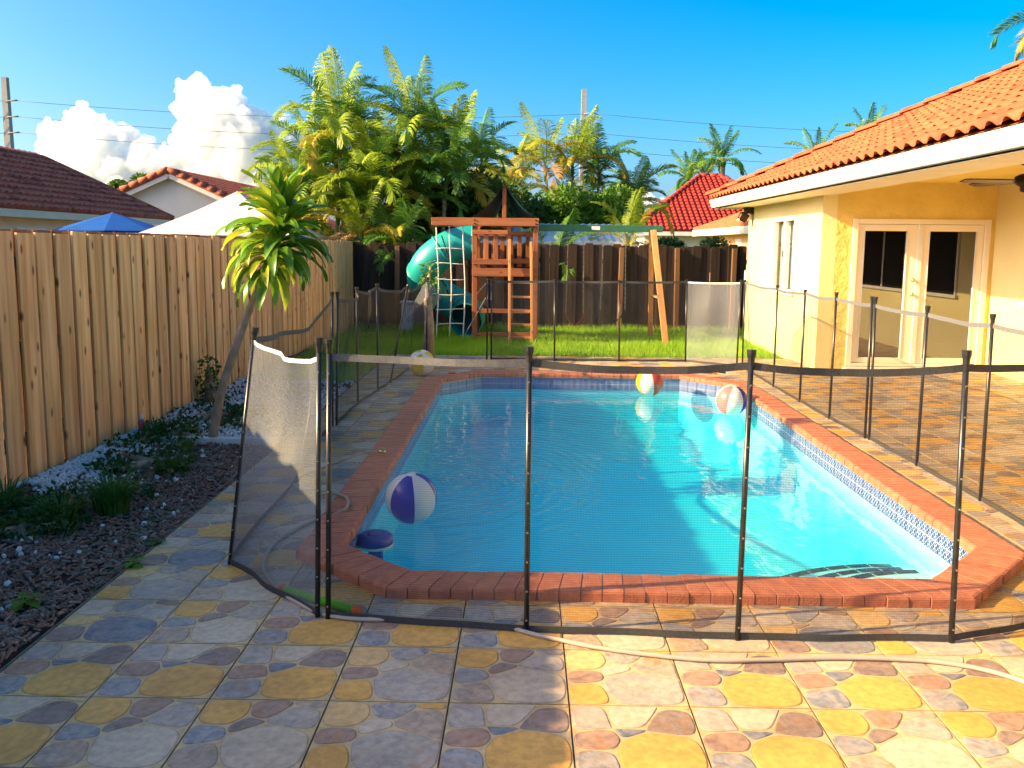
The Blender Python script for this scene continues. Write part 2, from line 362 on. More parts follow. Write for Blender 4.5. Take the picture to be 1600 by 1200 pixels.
def glassy(name, tint, rough=0.0, ior=1.5, f0=None):
    m = bpy.data.materials.new(name); m.use_nodes = True; nt = m.node_tree; N = nt.nodes; L = nt.links
    N.remove(N['Principled BSDF'])
    fr = N.new('ShaderNodeFresnel'); ge = N.new('ShaderNodeNewGeometry'); mi = N.new('ShaderNodeMapRange')
    mi.inputs['To Min'].default_value = ior; mi.inputs['To Max'].default_value = 1/ior      # light leaving obeys the same straight-through law
    L.new(ge.outputs['Backfacing'], mi.inputs['Value']); L.new(mi.outputs[0], fr.inputs['IOR'])
    g = N.new('ShaderNodeBsdfGlossy'); g.inputs['Roughness'].default_value = rough
    t = N.new('ShaderNodeBsdfTransparent'); t.inputs[0].default_value = (*tint, 1)
    x = N.new('ShaderNodeMixShader'); L.new(fr.outputs[0], x.inputs[0]); L.new(t.outputs[0], x.inputs[1]); L.new(g.outputs[0], x.inputs[2])
    L.new(x.outputs[0], N['Material Output'].inputs[0])
    return m
M['glass'] = glassy('window glass', (.94, .95, .94), .0, 1.4)
M['doorglass'] = glassy('tinted door glass', (.30, .31, .30), .0, 2.3)
# water: Fresnel mirror over clear absorbing water, rippled
def water_mat():
    m = glassy('pool water', (.93, .985, 1.0), 0.0, 1.33); N = m.node_tree.nodes; L = m.node_tree.links
    tc = N.new('ShaderNodeTexCoord')
    def nz(scale, st, det=2):
        mp = N.new('ShaderNodeMapping'); mp.inputs['Scale'].default_value = st; L.new(tc.outputs['Object'], mp.inputs[0])
        n = N.new('ShaderNodeTexNoise'); n.inputs['Scale'].default_value = scale; n.inputs['Detail'].default_value = det; L.new(mp.outputs[0], n.inputs['Vector']); return n.outputs['Fac']
    def M2(op, a, b=None, v=None):
        x = N.new('ShaderNodeMath'); x.operation = op; L.new(a, x.inputs[0])
        if b is not None: L.new(b, x.inputs[1])
        if v is not None: x.inputs[1].default_value = v
        return x.outputs[0]
    # rings spreading from where the hose pours in
    sub = N.new('ShaderNodeVectorMath'); sub.operation = 'DISTANCE'; sub.inputs[1].default_value = (-.70, 6.85, -.135)
    wob = N.new('ShaderNodeVectorMath'); wob.operation = 'MULTIPLY_ADD'; 
    n3 = N.new('ShaderNodeTexNoise'); n3.inputs['Scale'].default_value = 1.6; L.new(tc.outputs['Object'], n3.inputs['Vector'])
    wob.inputs[1].default_value = (.45, .45, 0); L.new(n3.outputs['Color'], wob.inputs[0]); L.new(tc.outputs['Object'], wob.inputs[2])
    L.new(wob.outputs[0], sub.inputs[0])
    d = sub.outputs['Value']
    ring = M2('SINE', M2('MULTIPLY', d, v=52.0))
    mr = N.new('ShaderNodeMapRange'); mr.inputs['From Min'].default_value = .1; mr.inputs['From Max'].default_value = 2.6
    mr.inputs['To Min'].default_value = .22; mr.inputs['To Max'].default_value = 0.0; L.new(d, mr.inputs['Value'])
    ring = M2('MULTIPLY', ring, mr.outputs[0])
    h = M2('ADD', M2('ADD', M2('MULTIPLY', nz(3.2, (1, .6, 1)), v=1.1), M2('MULTIPLY', nz(14, (1, .5, 1)), v=.22)), ring)
    bp = N.new('ShaderNodeBump'); bp.inputs['Strength'].default_value = 1.0; bp.inputs['Distance'].default_value = .0075
    L.new(h, bp.inputs['Height'])
    for n in N:
        if n.type in ('FRESNEL', 'BSDF_GLOSSY'): L.new(bp.outputs[0], n.inputs['Normal'])
    va = N.new('ShaderNodeVolumeAbsorption'); va.inputs['Color'].default_value = (.0, .93, .985, 1); va.inputs['Density'].default_value = 1.3
    L.new(va.outputs[0], N['Material Output'].inputs['Volume'])
    return m
M['water'] = water_mat()
M['jet'] = glassy('water jet', (.9, .95, 1), .05, 1.33)

def starmat():
    """waterline tile: cobalt glaze with a printed white lattice; the tile is 15 cm, the print repeats twice"""
    m = bpy.data.materials.new('blue lattice tile'); m.use_nodes = True; N = m.node_tree.nodes; L = m.node_tree.links; b = N['Principled BSDF']
    b.inputs['Roughness'].default_value = .2
    uv = N.new('ShaderNodeUVMap'); sp = N.new('ShaderNodeSeparateXYZ'); L.new(uv.outputs[0], sp.inputs[0])
    def mth(op, a, b_=None, v=None):
        x = N.new('ShaderNodeMath'); x.operation = op
        L.new(a, x.inputs[0])
        if b_ is not None: L.new(b_, x.inputs[1])
        if v is not None: x.inputs[1].default_value = v
        return x.outputs[0]
    u = mth('FRACT', mth('MULTIPLY', sp.outputs[0], v=2)); v = mth('FRACT', mth('MULTIPLY', sp.outputs[1], v=2))
    cu = mth('ABSOLUTE', mth('SUBTRACT', u, v=.5)); cv = mth('ABSOLUTE', mth('SUBTRACT', v, v=.5))
    ln = [mth('LESS_THAN', cu, v=.022), mth('LESS_THAN', mth('ABSOLUTE', mth('SUBTRACT', cu, cv)), v=.026),
          mth('GREATER_THAN', cv, v=.472), mth('LESS_THAN', mth('ABSOLUTE', mth('SUBTRACT', mth('ADD', cu, cv), v=.5)), v=.024)]
    a = ln[0]
    for q in ln[1:]: a = mth('MAXIMUM', a, q)
    nz = N.new('ShaderNodeTexNoise'); nz.inputs['Scale'].default_value = 9; oi = N.new('ShaderNodeTexCoord'); L.new(oi.outputs['Object'], nz.inputs['Vector'])
    rp = N.new('ShaderNodeValToRGB'); rp.color_ramp.elements[0].color = (.008, .03, .19, 1); rp.color_ramp.elements[1].color = (.02, .08, .32, 1)
    rp.color_ramp.elements[0].position = .35; rp.color_ramp.elements[1].position = .65; L.new(nz.outputs['Fac'], rp.inputs[0])
    mx = N.new('ShaderNodeMix'); mx.data_type = 'RGBA'; L.new(a, mx.inputs['Factor']); L.new(rp.outputs[0], mx.inputs['A']); mx.inputs['B'].default_value = (.62, .66, .72, 1)
    L.new(mx.outputs['Result'], b.inputs['Base Color'])
    return m
M['star'] = starmat()
# ================================================================== THE SETTING
rng = random.Random(7)
def offset(poly, d):
    n = len(poly); out = []
    for i in range(n):
        p0, p1, p2 = Vector(poly[i-1]), Vector(poly[i]), Vector(poly[(i+1) % n])
        a = (p1-p0).normalized(); b = (p2-p1).normalized()
        na = Vector((a.y, -a.x)); nb = Vector((b.y, -b.x))
        m = (na+nb); out.append(tuple(p1+m*(d/(1+na.dot(nb)))))
    return out
def clip(poly, p, q, keep_outside):
    """convex polygon against the line p->q of a counter-clockwise outline"""
    def sd(a): return (q[0]-p[0])*(a[1]-p[1])-(q[1]-p[1])*(a[0]-p[0])
    out = []; n = len(poly); sg = -1 if keep_outside else 1
    for i in range(n):
        a, b = poly[i], poly[(i+1) % n]; da, db = sg*sd(a), sg*sd(b)
        if da >= 0: out.append(a)
        if (da > 0 and db < 0) or (da < 0 and db > 0):
            t = da/(da-db); out.append((a[0]+(b[0]-a[0])*t, a[1]+(b[1]-a[1])*t))
    return out if len(out) >= 3 else []
def minus(poly, hole):
    res = []; cur = poly; n = len(hole)
    for i in range(n):
        p, q = hole[i], hole[(i+1) % n]
        o = clip(cur, p, q, True)
        if o: res.append(o)
        cur = clip(cur, p, q, False)
        if not cur: break
    return res
def area(p): return .5*abs(sum(p[i][0]*p[(i+1) % len(p)][1]-p[(i+1) % len(p)][0]*p[i][1] for i in range(len(p))))

POOL = [(-.57, 4.235), (2.06, 4.215), (2.53, 4.70), (2.55, 10.45), (2.0, 11.15), (-.55, 11.15), (-1.02, 10.6), (-1.0, 4.62)]
CW = .225; WATER = -.135; FLOOR = -.58
MID = offset(POOL, .11); OUT = offset(POOL, CW)

# ground: one sheet to the horizon, with the pool pit left open
mb = MB()
for p in minus([(-60, -30), (60, -30), (60, 90), (-60, 90)], OUT): mb.add([(x, y, -.03) for x, y in p], [tuple(range(len(p)))])
B = 3000
for p in minus([(-B, -B), (B, -B), (B, B), (-B, B)], [(-60, -30), (60, -30), (60, 90), (-60, 90)]): mb.add([(x, y, -.03) for x, y in p], [tuple(range(len(p)))])
ground = struct(mb.obj('ground', M['earth']))

# ---------------------------------------------------------------- patio of stone-print tiles
TX, TY, X0, Y0 = .45, .448, -2.07, 1.268
patio = None
mb = MB()
for p in minus([(X0, .2), (6.47, .2), (6.47, 13.42), (X0, 13.42)], offset(POOL, .04)):
    mb.add([(x, y, -.010) for x, y in p], [tuple(range(len(p)))])
mb.b2(X0-.012, X0-.0005, .2, 13.42, -.06, .002)
patio = struct(mb.obj('patio', M['grout']))
YEL = (.71, .385, .085); YE2 = (.72, .46, .18); PAL = (.61, .485, .34); PA2 = (.49, .40, .31); BLU = (.17, .185, .215); BL2 = (.31, .295, .285)
BRN = (.27, .165, .115); RED = (.40, .215, .12); TAN = (.50, .34, .20); MIX = (.42, .32, .24); GROUT = (.60, .43, .22)
VEIN = {YEL: .04, YE2: .08, PAL: .14, PA2: .32, BLU: .35, BL2: .42, BRN: .30, RED: .30, TAN: .40, MIX: .6}
DES = [
 [(.17, .83, .03, YEL), (.50, .86, .00, RED), (.83, .90, -.03, TAN), (.80, .68, .01, PA2), (.43, .60, -.01, BRN), (.14, .50, .0, BL2), (.70, .26, .09, PAL), (.22, .16, .02, TAN), (.45, .40, -.05, MIX)],
 [(.14, .80, .02, PA2), (.47, .87, .02, PAL), (.82, .93, -.04, YE2), (.78, .69, .01, BRN), (.18, .46, .01, RED), (.47, .58, -.01, BLU), (.70, .24, .10, YEL), (.20, .16, .02, BL2), (.42, .33, -.06, BLU)],
 [(.14, .80, .03, PAL), (.46, .86, .00, BL2), (.84, .90, -.04, BRN), (.78, .66, .01, PA2), (.42, .62, -.03, TAN), (.14, .50, .0, YE2), (.68, .26, .09, BLU), (.17, .15, .02, BRN), (.42, .38, -.06, PA2)],
 [(.16, .80, .03, YE2), (.52, .87, .00, MIX), (.84, .88, -.03, YEL), (.80, .66, .01, TAN), (.45, .62, -.01, PAL), (.15, .50, .0, RED), (.66, .26, .08, PA2), (.18, .16, .02, YEL), (.92, .40, -.05, BRN)],
]
def stones(des, jit):
    rr = random.Random(jit); out = []
    ss = [(x+rr.uniform(-.03, .03), y+rr.uniform(-.03, .03), w, c) for x, y, w, c in des]
    for i, (x, y, w, c) in enumerate(ss):
        poly = [(.012, .012), (.988, .012), (.988, .988), (.012, .988)]
        for j, (x2, y2, w2, _) in enumerate(ss):
            if i == j or not poly: continue
            dx, dy = x2-x, y2-y; L = math.hypot(dx, dy)
            t = .5*L+.5*(w-w2)/L*1.2-.007                       # power diagram, pulled back for the joint
            mx, my = x+dx/L*t, y+dy/L*t
            poly = clip(poly, (mx, my), (mx-dy, my+dx), False)
        if not poly or area(poly) < .004: continue
        q = poly
        for _ in range(3):
            r2 = []
            for k in range(len(q)):
                a, b = q[k], q[(k+1) % len(q)]
                f = .20 if _ == 0 else .25
                r2 += [(a[0]+(b[0]-a[0])*f, a[1]+(b[1]-a[1])*f), (a[0]+(b[0]-a[0])*(1-f), a[1]+(b[1]-a[1])*(1-f))]
            q = r2
        out.append((q, c))
    return out
DS = [stones(DES[k % 4], 11+k) for k in range(6)]
G2 = .0034
def tile_parts(mb, cols, k, ox, oy, sx=TX, sy=TY, hole=None, xmax=None):
    """one tile: body, then its printed stones a hair proud of it"""
    def put(p): return [(ox+x*sx, oy+y*sy) for x, y in p]
    def cut(p):
        ps = [p]
        if xmax is not None: ps = [clip(p, (xmax, 0), (xmax, 1), False)] if p else []
        if hole: ps = [r for q in ps if q for r in minus(q, hole)]
        return [q for q in ps if len(q) >= 3]
    g = G2/sx
    for q in cut(put([(g, g), (1-g, g), (1-g, 1-g), (g, 1-g)])):
        n = len(q); mb.mi = 0
        mb.add([(x, y, 0) for x, y in q]+[(x, y, -.009) for x, y in q], [tuple(range(n))]+[(i, i+n, (i+1) % n+n, (i+1) % n) for i in range(n)])
        cols += [GROUT+(.0,)]*(2*n)
    for st, c in DS[k]:
        for q in cut(put(st)):
            n = len(q); cx_ = sum(p[0] for p in q)/n; cy_ = sum(p[1] for p in q)/n
            inn = []
            for x, y in q:
                d = math.hypot(x-cx_, y-cy_); f = max(0, 1-.006/max(d, .01)); inn.append((cx_+(x-cx_)*f, cy_+(y-cy_)*f))
            mb.add([(x, y, .0004) for x, y in q]+[(x, y, .0024) for x, y in inn],
                   [(i, (i+1) % n, n+(i+1) % n, n+i) for i in range(n)]+[tuple(range(n, 2*n))])
            dk = tuple(v*.48 for v in c)+(VEIN.get(c, .5),)
            cols += [dk]*n+[c+(VEIN.get(c, .5),)]*n
def col_mesh(mb, cols, name):
    me = mb.mesh(name, M['tile'])
    a = me.color_attributes.new('Col', 'FLOAT_COLOR', 'POINT')
    a.data.foreach_set('color', np.array(cols, dtype=np.float32).ravel())
    return me
shared = []
for k in range(6):
    mb = MB(); cols = []; tile_parts(mb, cols, k, 0, 0); shared.append(col_mesh(mb, cols, 'tile'))
spots = []
def topx(p):
    v = Vector(p)-Vector((0, 0, EYE)); z = v.dot(_fw)
    return (800+FPX*v.dot(_r)/z, 559-FPX*v.dot(_u)/z, z) if z > .1 else (-9999, -9999, z)
hole_out = offset(POOL, .10)
for j in range(28):
    for i in range(19):
        ox, oy = X0+i*TX, Y0+j*TY
        if oy > 13.3 or ox > 6.4: continue
        c = [(ox, oy), (ox+TX, oy), (ox+TX, oy+TY), (ox, oy+TY)]
        left = sum(area(p) for p in minus(c, hole_out))
        if left < .01: continue
        u, v, z = topx((ox+TX/2, oy+TY/2, 0))
        vis = -120 < u < 1720 and v < 1330
        spots.append((0 if vis else 1, z, ox, oy, left < TX*TY*.995, ox+TX > 6.46))
spots.sort()
rest = MB(); rcols = []
for n, (hid, z, ox, oy, cutp, edge) in enumerate(spots):
    k = rng.choice([0, 1, 2, 0, 1, 3, 4, 5])
    if n < 300 and not hid:
        if cutp:
            mb = MB(); cols = []; tile_parts(mb, cols, k, 0, 0, hole=[(x-ox, y-oy) for x, y in hole_out], xmax=6.46-ox if edge else None)
            me = col_mesh(mb, cols, 'tile')
        else: me = shared[k]
        dz = rng.uniform(-.0008, .0008)
        inst('tile', me, Matrix.Translation((ox, oy, dz)) @ Matrix.Rotation(rng.uniform(-.002, .002), 4, 'X'), patio)
    else: tile_parts(rest, rcols, k, ox, oy, hole=hole_out if cutp else None, xmax=6.46 if edge else None)
o = bpy.data.objects.new('paving', col_mesh(rest, rcols, 'paving')); _link(o, patio); stuff(o)

# ---------------------------------------------------------------- pool
pool = thing('swimming_pool', 'sunken swimming pool with red brick coping and blue waterline tiles', 'swimming pool', (.75, 7.6, 0))
mb = MB(); n = len(POOL); SH = offset(POOL, .012)
mb.add([(x, y, FLOOR) for x, y in SH], [tuple(range(n))])
basin_v = [(x, y, -.002) for x, y in SH]+[(x, y, FLOOR) for x, y in SH]
mb.add(basin_v, [(i, n+i, n+(i+1) % n, (i+1) % n) for i in range(n)])
basin = mb.obj('basin', M['plaster'], pool)
# water body
mb = MB(); WP = offset(POOL, .011)
mb.add([(x, y, WATER) for x, y in WP]+[(x, y, FLOOR-.02) for x, y in WP], [tuple(range(n)), tuple(range(2*n-1, n-1, -1))]+[(i, n+i, n+(i+1) % n, (i+1) % n) for i in range(n)])
wat = fix_normals(mb.obj('water', M['water'], pool))
# coping bricks, each its own
cop = MB()
mi, mo = offset(POOL, .012), offset(POOL, CW-.012)
for i in range(n):
    a, b, c, d = mi[i], mi[(i+1) % n], mo[(i+1) % n], mo[i]
    cop.add([(*a, .055), (*b, .055), (*c, .055), (*d, .055)], [(0, 3, 2, 1)])
    cop.add([(*d, .055), (*c, .055), (*c, -.02), (*d, -.02)], [(0, 3, 2, 1)])
    cop.add([(*a, .055), (*b, .055), (*b, -.004), (*a, -.004)], [(0, 1, 2, 3)])
    cop.add([(*a, -.004), (*b, -.004), (*offset(POOL, .03)[(i+1) % n], -.004), (*offset(POOL, .03)[i], -.004)], [(0, 1, 2, 3)])
coping = cop.obj('coping', M['mortar'], pool)
IN = offset(POOL, -.018)
PROF = [(0, .006), (-.0, .040), (.006, .053), (.018, .060), (.226, .060), (.238, .055), (.243, .044), (.243, .0)]
for i in range(n):
    a, b = Vector(IN[i]), Vector(IN[(i+1) % n]); c, d = Vector(OUT[i]), Vector(OUT[(i+1) % n])
    m = max(1, round((d-c).length/.104))
    for k in range(m):
        t0, t1 = (k+.03)/m, (k+.97)/m
        p0, p1, q0, q1 = a.lerp(b, t0), a.lerp(b, t1), c.lerp(d, t0), c.lerp(d, t1)
        dz = rng.uniform(-.0025, .0025); vs = []; cen = (p0+p1+q0+q1)/4; js = rng.uniform(-.004, .004)
        for (pp, qq) in ((p0, q0), (p1, q1)):
            for s_, z in PROF:
                w = pp.lerp(qq, s_/.243+js/.243); vs.append((w.x-cen.x, w.y-cen.y, z+(dz if z > .02 else 0)))
        L = len(PROF)
        fs = [(j, j+1, L+j+1, L+j) for j in range(L-1)]+[tuple(range(L-1, -1, -1)), tuple(range(L, 2*L))]
        mb = MB(); mb.add(vs, fs)
        inst('brick', mb.mesh('brick', M['brick']), Matrix.Translation((cen.x, cen.y, 0)), coping)
# waterline tiles
band = MB()
tb = offset(POOL, .007)
for i in range(n):
    a, b = tb[i], tb[(i+1) % n]
    band.add([(*a, .004), (*b, .004), (*b, -.158), (*a, -.158)], [(0, 1, 2, 3)])
    band.add([(*a, -.158), (*b, -.158), (*SH[(i+1) % n], -.158), (*SH[i], -.158)], [(0, 1, 2, 3)])
tband = band.obj('waterline_band', M['edging'], pool)
def uv_tile(me):
    uvl = me.uv_layers.new(name='UVMap')
    for p in me.polygons:
        for li, uv in zip(p.loop_indices, ((0, 0), (1, 0), (1, 1), (0, 1))): uvl.data[li].uv = uv
for i in range(n):
    a, b = Vector(POOL[i]), Vector(POOL[(i+1) % n]); L = (b-a).length; m = max(1, round(L/.15)); dr = (b-a).normalized()
    nin = Vector((-dr.y, dr.x))
    for k in range(m):
        p, q = a+dr*(L*(k+.015)/m), a+dr*(L*(k+.985)/m); c = (p+q)/2
        mb = MB(); f = .003; e = rng.uniform(0, .0012)
        P2 = [(p, -.153), (q, -.153), (q, -.004), (p, -.004)]
        fr = [(w.x-c.x+nin.x*e, w.y-c.y+nin.y*e, z) for w, z in P2]; bk = [(w.x-c.x-nin.x*.007, w.y-c.y-nin.y*.007, z) for w, z in P2]
        mb.add(fr+bk, [(0, 1, 2, 3), (4, 5, 1, 0), (5, 6, 2, 1), (6, 7, 3, 2), (7, 4, 0, 3)])
        me = mb.mesh('waterline_tile', M['star']); uv_tile(me)
        inst('waterline_tile', me, Matrix.Translation((c.x, c.y, 0)), tband)
# corner steps with navy nosing
SC = Vector((2.40, 4.2))
def inpool(p, d=-.004):
    Q = offset(POOL, d)
    return all((Q[(i+1) % n][0]-Q[i][0])*(p[1]-Q[i][1])-(Q[(i+1) % n][1]-Q[i][1])*(p[0]-Q[i][0]) >= 0 for i in range(n))
for rad, z in ((1.32, -.355), (1.10, -.295), (.90, -.235)):
    pts = [(SC.x+rad*math.cos(a), SC.y+rad*math.sin(a)) for a in [R(5+k*5) for k in range(36)]]
    poly = [(SC.x, SC.y)]+pts
    Q = offset(POOL, .004); pc = poly
    for i in range(n): pc = clip(pc, Q[i], Q[(i+1) % n], False) if pc else pc
    mb = MB(); mb.prism(pc, FLOOR-.01, z)
    st = fix_normals(mb.obj('step', M['stepwhite'], pool))
    da = .155/rad; a = R(2)
    while a < R(178):
        mb = MB(); aa = [a+da*.04+(da*.92)*k/3 for k in range(4)]
        if all(inpool((SC.x+rad*math.cos(t), SC.y+rad*math.sin(t))) for t in aa):
            vs = []
            for t in aa:
                for rr_, zz in ((rad-.042, z+.006), (rad+.006, z+.006), (rad+.006, z-.02)): vs.append((SC.x+rr_*math.cos(t), SC.y+rr_*math.sin(t), zz))
            mb.add(vs, [(3*k, 3*k+1, 3*k+4, 3*k+3) for k in range(3)]+[(3*k+1, 3*k+2, 3*k+5, 3*k+4) for k in range(3)])
            mb.obj('nosing_tile', M['navy'], st)
        a += da

# ---------------------------------------------------------------- planting bed, pebbles, lawn
mb = MB(); nx, ny = 12, 40
def bedz(x, y): return -.012+.03*noise.noise((x*2, y*1.3, 0))+.035*max(0, 1-abs(x+3.45)/.7)
vs = [(X0-.013-(3.62+X0)*i/nx, .3+13.5*j/ny, bedz(X0-(3.62+X0)*i/nx, .3+13.5*j/ny)-(.02 if i == 0 else 0)) for j in range(ny+1) for i in range(nx+1)]
mb.add(vs, [(j*(nx+1)+i, (j+1)*(nx+1)+i, (j+1)*(nx+1)+i+1, j*(nx+1)+i+1) for j in range(ny) for i in range(nx)])
bed = struct(fix_normals(mb.obj('planting_bed', M['soil'], None, True)))
def wedge(mb, c, l, w, h, rot):
    vs = [Vector(p) for p in ((-l/2, -w/2, 0), (l/2, -w*.35, 0), (l/2, w*.4, 0), (-l/2, w/2, 0), (-l*.42, -w*.3, h), (l*.4, -w*.2, h), (l*.36, w*.25, h), (-l*.4, w*.35, h))]
    mb.add([rot @ p+c for p in vs], [(4, 5, 6, 7), (0, 1, 5, 4), (1, 2, 6, 5), (2, 3, 7, 6), (3, 0, 4, 7)])
mb = MB(); mb2 = MB()
for k in range(11000):
    y = 2.6+5.0*rng.random()**1.15; x = -2.10-1.35*rng.random()
    if x < -2.95-.2*noise.noise((0, y*1.5, 3)) and rng.random() < .72: continue
    if y > 7.2: continue
    rot = Euler((rng.uniform(-.5, .5), rng.uniform(-.5, .5), rng.uniform(0, 6.3))).to_matrix()
    tgt = mb2 if rng.random() < .22 else mb
    wedge(tgt, Vector((x, y, bedz(x, y)+rng.uniform(0, .014))), rng.uniform(.025, .07), rng.uniform(.008, .02), rng.uniform(.004, .01), rot)
mul = thing('mulch', 'dark brown wood mulch covering the bed left of the patio', 'mulch', (-2.6, 5, 0))
mul['kind'] = 'stuff'
stuff(mb.obj('mulch_chips', M['chip'], mul)); stuff(mb2.obj('pale_mulch_chips', M['chip2'], mul))
bm = bmesh.new(); bmesh.ops.create_icosphere(bm, subdivisions=1, radius=1)
ICO_V = [v.co.copy() for v in bm.verts]; ICO_F = [[v.index for v in f.verts] for f in bm.faces]; bm.free()
mb = MB()
for k in range(6200):
    if k < 3000:
        y = 3.4+3.9*rng.random(); x = -3.46+abs(rng.gauss(0, .26))
        if x > -2.5: continue
        if noise.noise((x*1.4, y*1.1, 9)) > .22: continue
    elif k < 3120: y = 3.2+4*rng.random(); x = -2.2-1.2*rng.random()
    else: y = 7.32+4.4*rng.random()**1.3; x = -3.47+1.38*rng.random()
    s = rng.uniform(.010, .024); rot = Euler((rng.random()*6, rng.random()*6, rng.random()*6)).to_matrix()
    z = bedz(x, y)+s*.3+rng.uniform(0, .012)
    sc = Vector((s*rng.uniform(.8, 1.3), s*rng.uniform(.7, 1.1), s*rng.uniform(.5, .9)))
    mb.add([(rot @ Vector((v.x*sc.x, v.y*sc.y, v.z*sc.z)))*rng.uniform(.88, 1.1)+Vector((x, y, z)) for v in ICO_V], ICO_F)
peb = stuff(mb.obj('pebbles', M['pebble'])); tag(peb, 'white pebbles strewn along the foot of the pale wooden fence', 'pebbles')
mb = MB(); mb.b2(-3.3, -2.1, 7.20, 7.27, -.02, .055, .006)
tag(mb.obj('edging_strip', M['edging']), 'white edging strip across the bed behind the leaning tree', 'edging')
# lawn
mb = MB(); vs = []; fs = []
def blade(x, y, h, w, ln, z=-.03):
    a = rng.uniform(0, 6.28); b = rng.uniform(0, 6.28); c, s = math.cos(a)*w/2, math.sin(a)*w/2; q = h*ln
    k = len(vs)
    vs.extend([(x-c, y-s, z), (x+c, y+s, z), (x+c*.6+math.cos(b)*q*.4, y+s*.6+math.sin(b)*q*.4, z+h*.62), (x-c*.6+math.cos(b)*q*.4, y-s*.6+math.sin(b)*q*.4, z+h*.62), (x+math.cos(b)*q, y+math.sin(b)*q, z+h)])
    fs.extend([(k, k+1, k+2, k+3), (k+3, k+2, k+4)])
for k in range(46000):
    x = rng.uniform(-3.45, 4.6); y = 13.43+4.6*rng.random()
    if x > 4.0 and y < 16.3: continue
    h = rng.uniform(.06, .13)*(1+.5*noise.noise((x*1.2, y*1.2, 5)))*(1.5 if y > 17.3 else 1)
    blade(x, y, h, rng.uniform(.006, .012), rng.uniform(.2, .9))
for k in range(9000):
    x = rng.uniform(-3.4, -2.1); y = rng.uniform(10.6, 13.5); blade(x, y, rng.uniform(.05, .12), .009, rng.uniform(.2, .9))
mb.v = vs; mb.f = fs; mb.m = [0]*len(fs)
lawn = stuff(mb.obj('lawn', M['grass'])); tag(lawn, 'bright green lawn between the patio and the dark back fence', 'grass')
# ================================================================== WOODEN FENCES
def planks(w, h, t, n, dog=0.0, seed=1):
    rr = random.Random(seed); out = []
    for k in range(n):
        hh = h+rr.uniform(-.012, .012); ww = w+rr.uniform(-.006, .004); mb = MB(); c = .004
        if dog: pts = [(-ww/2, 0), (ww/2, 0), (ww/2, hh-dog), (ww/2-dog, hh), (-ww/2+dog, hh), (-ww/2, hh-dog)]
        else: pts = [(-ww/2, 0), (ww/2, 0), (ww/2, hh-.004), (ww/2-.004, hh), (-ww/2+.004, hh), (-ww/2, hh-.004)]
        ins = [(x*(1-2*c/ww), c if z == 0 else z-c*.6) for x, z in pts]; m = len(pts)
        vs = [(x, 0, z) for x, z in ins]+[(x, c, z) for x, z in pts]+[(x, t, z) for x, z in pts]
        fs = [tuple(range(m))]+[(i, m+i, m+(i+1) % m, (i+1) % m) for i in range(m)]+[(m+i, 2*m+i, 2*m+(i+1) % m, m+(i+1) % m) for i in range(m)]+[tuple(range(3*m-1, 2*m-1, -1))]
        mb.add(vs, fs); out.append(mb)
    return out
fence = thing('wooden_fence', 'tall pale pine board fence running along the left side', 'fence', (-3.5, 9, 0))
mesh_f = [m.mesh('plank', M['pine']) for m in planks(.205, 1.765, .02, 5, 0, 3)]
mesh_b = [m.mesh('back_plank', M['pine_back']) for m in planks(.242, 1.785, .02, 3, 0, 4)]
Q = Matrix.Rotation(R(90), 4, 'Z')
y = -4.0; i = 0
while y < 17.75:
    inst('plank', mesh_f[rng.randrange(5)], Matrix.Translation((-3.5+rng.uniform(-.004, .006), y, rng.uniform(-.008, .008))) @ Q @ Matrix.Rotation(rng.uniform(-.006, .006), 4, 'Y'), fence)
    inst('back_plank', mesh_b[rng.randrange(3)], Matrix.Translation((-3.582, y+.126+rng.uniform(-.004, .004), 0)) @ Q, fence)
    y += .252; i += 1
for z in (.3, .95, 1.55):
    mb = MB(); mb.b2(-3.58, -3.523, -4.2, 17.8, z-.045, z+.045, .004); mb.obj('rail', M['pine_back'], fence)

bf = thing('dark_fence', 'dark weathered dog-eared board fence across the back of the yard', 'fence', (.5, 17.7, 0))
mesh_d = [m.mesh('plank', M['darkwood']) for m in planks(.187, 1.74, .02, 5, .03, 5)]
x = -3.42; i = 0
while x < 6.4:
    inst('plank', mesh_d[rng.randrange(5)], Matrix.Translation((x, 17.688+.023*(i % 2)+rng.uniform(-.0015, .0015), rng.uniform(-.05, .015))) @ Matrix.Rotation(rng.uniform(-.012, .012), 4, 'Y'), bf)
    x += .181; i += 1
for xx in (-2.6, -.3, 1.92, 3.05, 4.18):
    mb = MB(); mb.box((xx, 17.638, .83), (.095, .085, 1.68), Euler((0, rng.uniform(-.02, .02), 0)).to_matrix(), .006); mb.obj('post', M['postwood'], bf)
for z in (.35, 1.4):
    mb = MB(); mb.b2(-3.4, 6.4, 17.735, 17.775, z-.045, z+.045); mb.obj('rail', M['darkwood'], bf)

# ================================================================== THE YELLOW HOUSE
house = thing('yellow_house', 'yellow stucco house with orange tile roof beside the pool', 'house', (6.4, 10, 0))
XW, XE, YD, YF = 4.08, 3.50, 12.2, 16.2
def part(name, m, f, parent=house, smooth=False):
    mb = MB(); f(mb); return mb.obj(name, m, parent, smooth)
def wl_(mb):
    mb.b2(XW, XW+.2, YD, 13.40, -.05, 2.62); mb.b2(XW, XW+.2, 14.56, YF, -.05, 2.62)
    mb.b2(XW, XW+.2, 13.4, 14.56, -.05, 1.03); mb.b2(XW, XW+.2, 13.4, 14.56, 2.15, 2.62)
part('window_wall', M['stucco'], wl_)
def wd_(mb):
    mb.b2(XW+.2, 4.50, YD, YD+.2, -.05, 2.62); mb.b2(6.385, 6.45, YD, YD+.2, -.05, 2.62); mb.b2(4.5, 6.385, YD, YD+.2, 2.105, 2.62); mb.b2(4.5, 6.385, YD, YD+.2, -.05, .06)
part('door_wall', M['stucco_rough'], wd_)
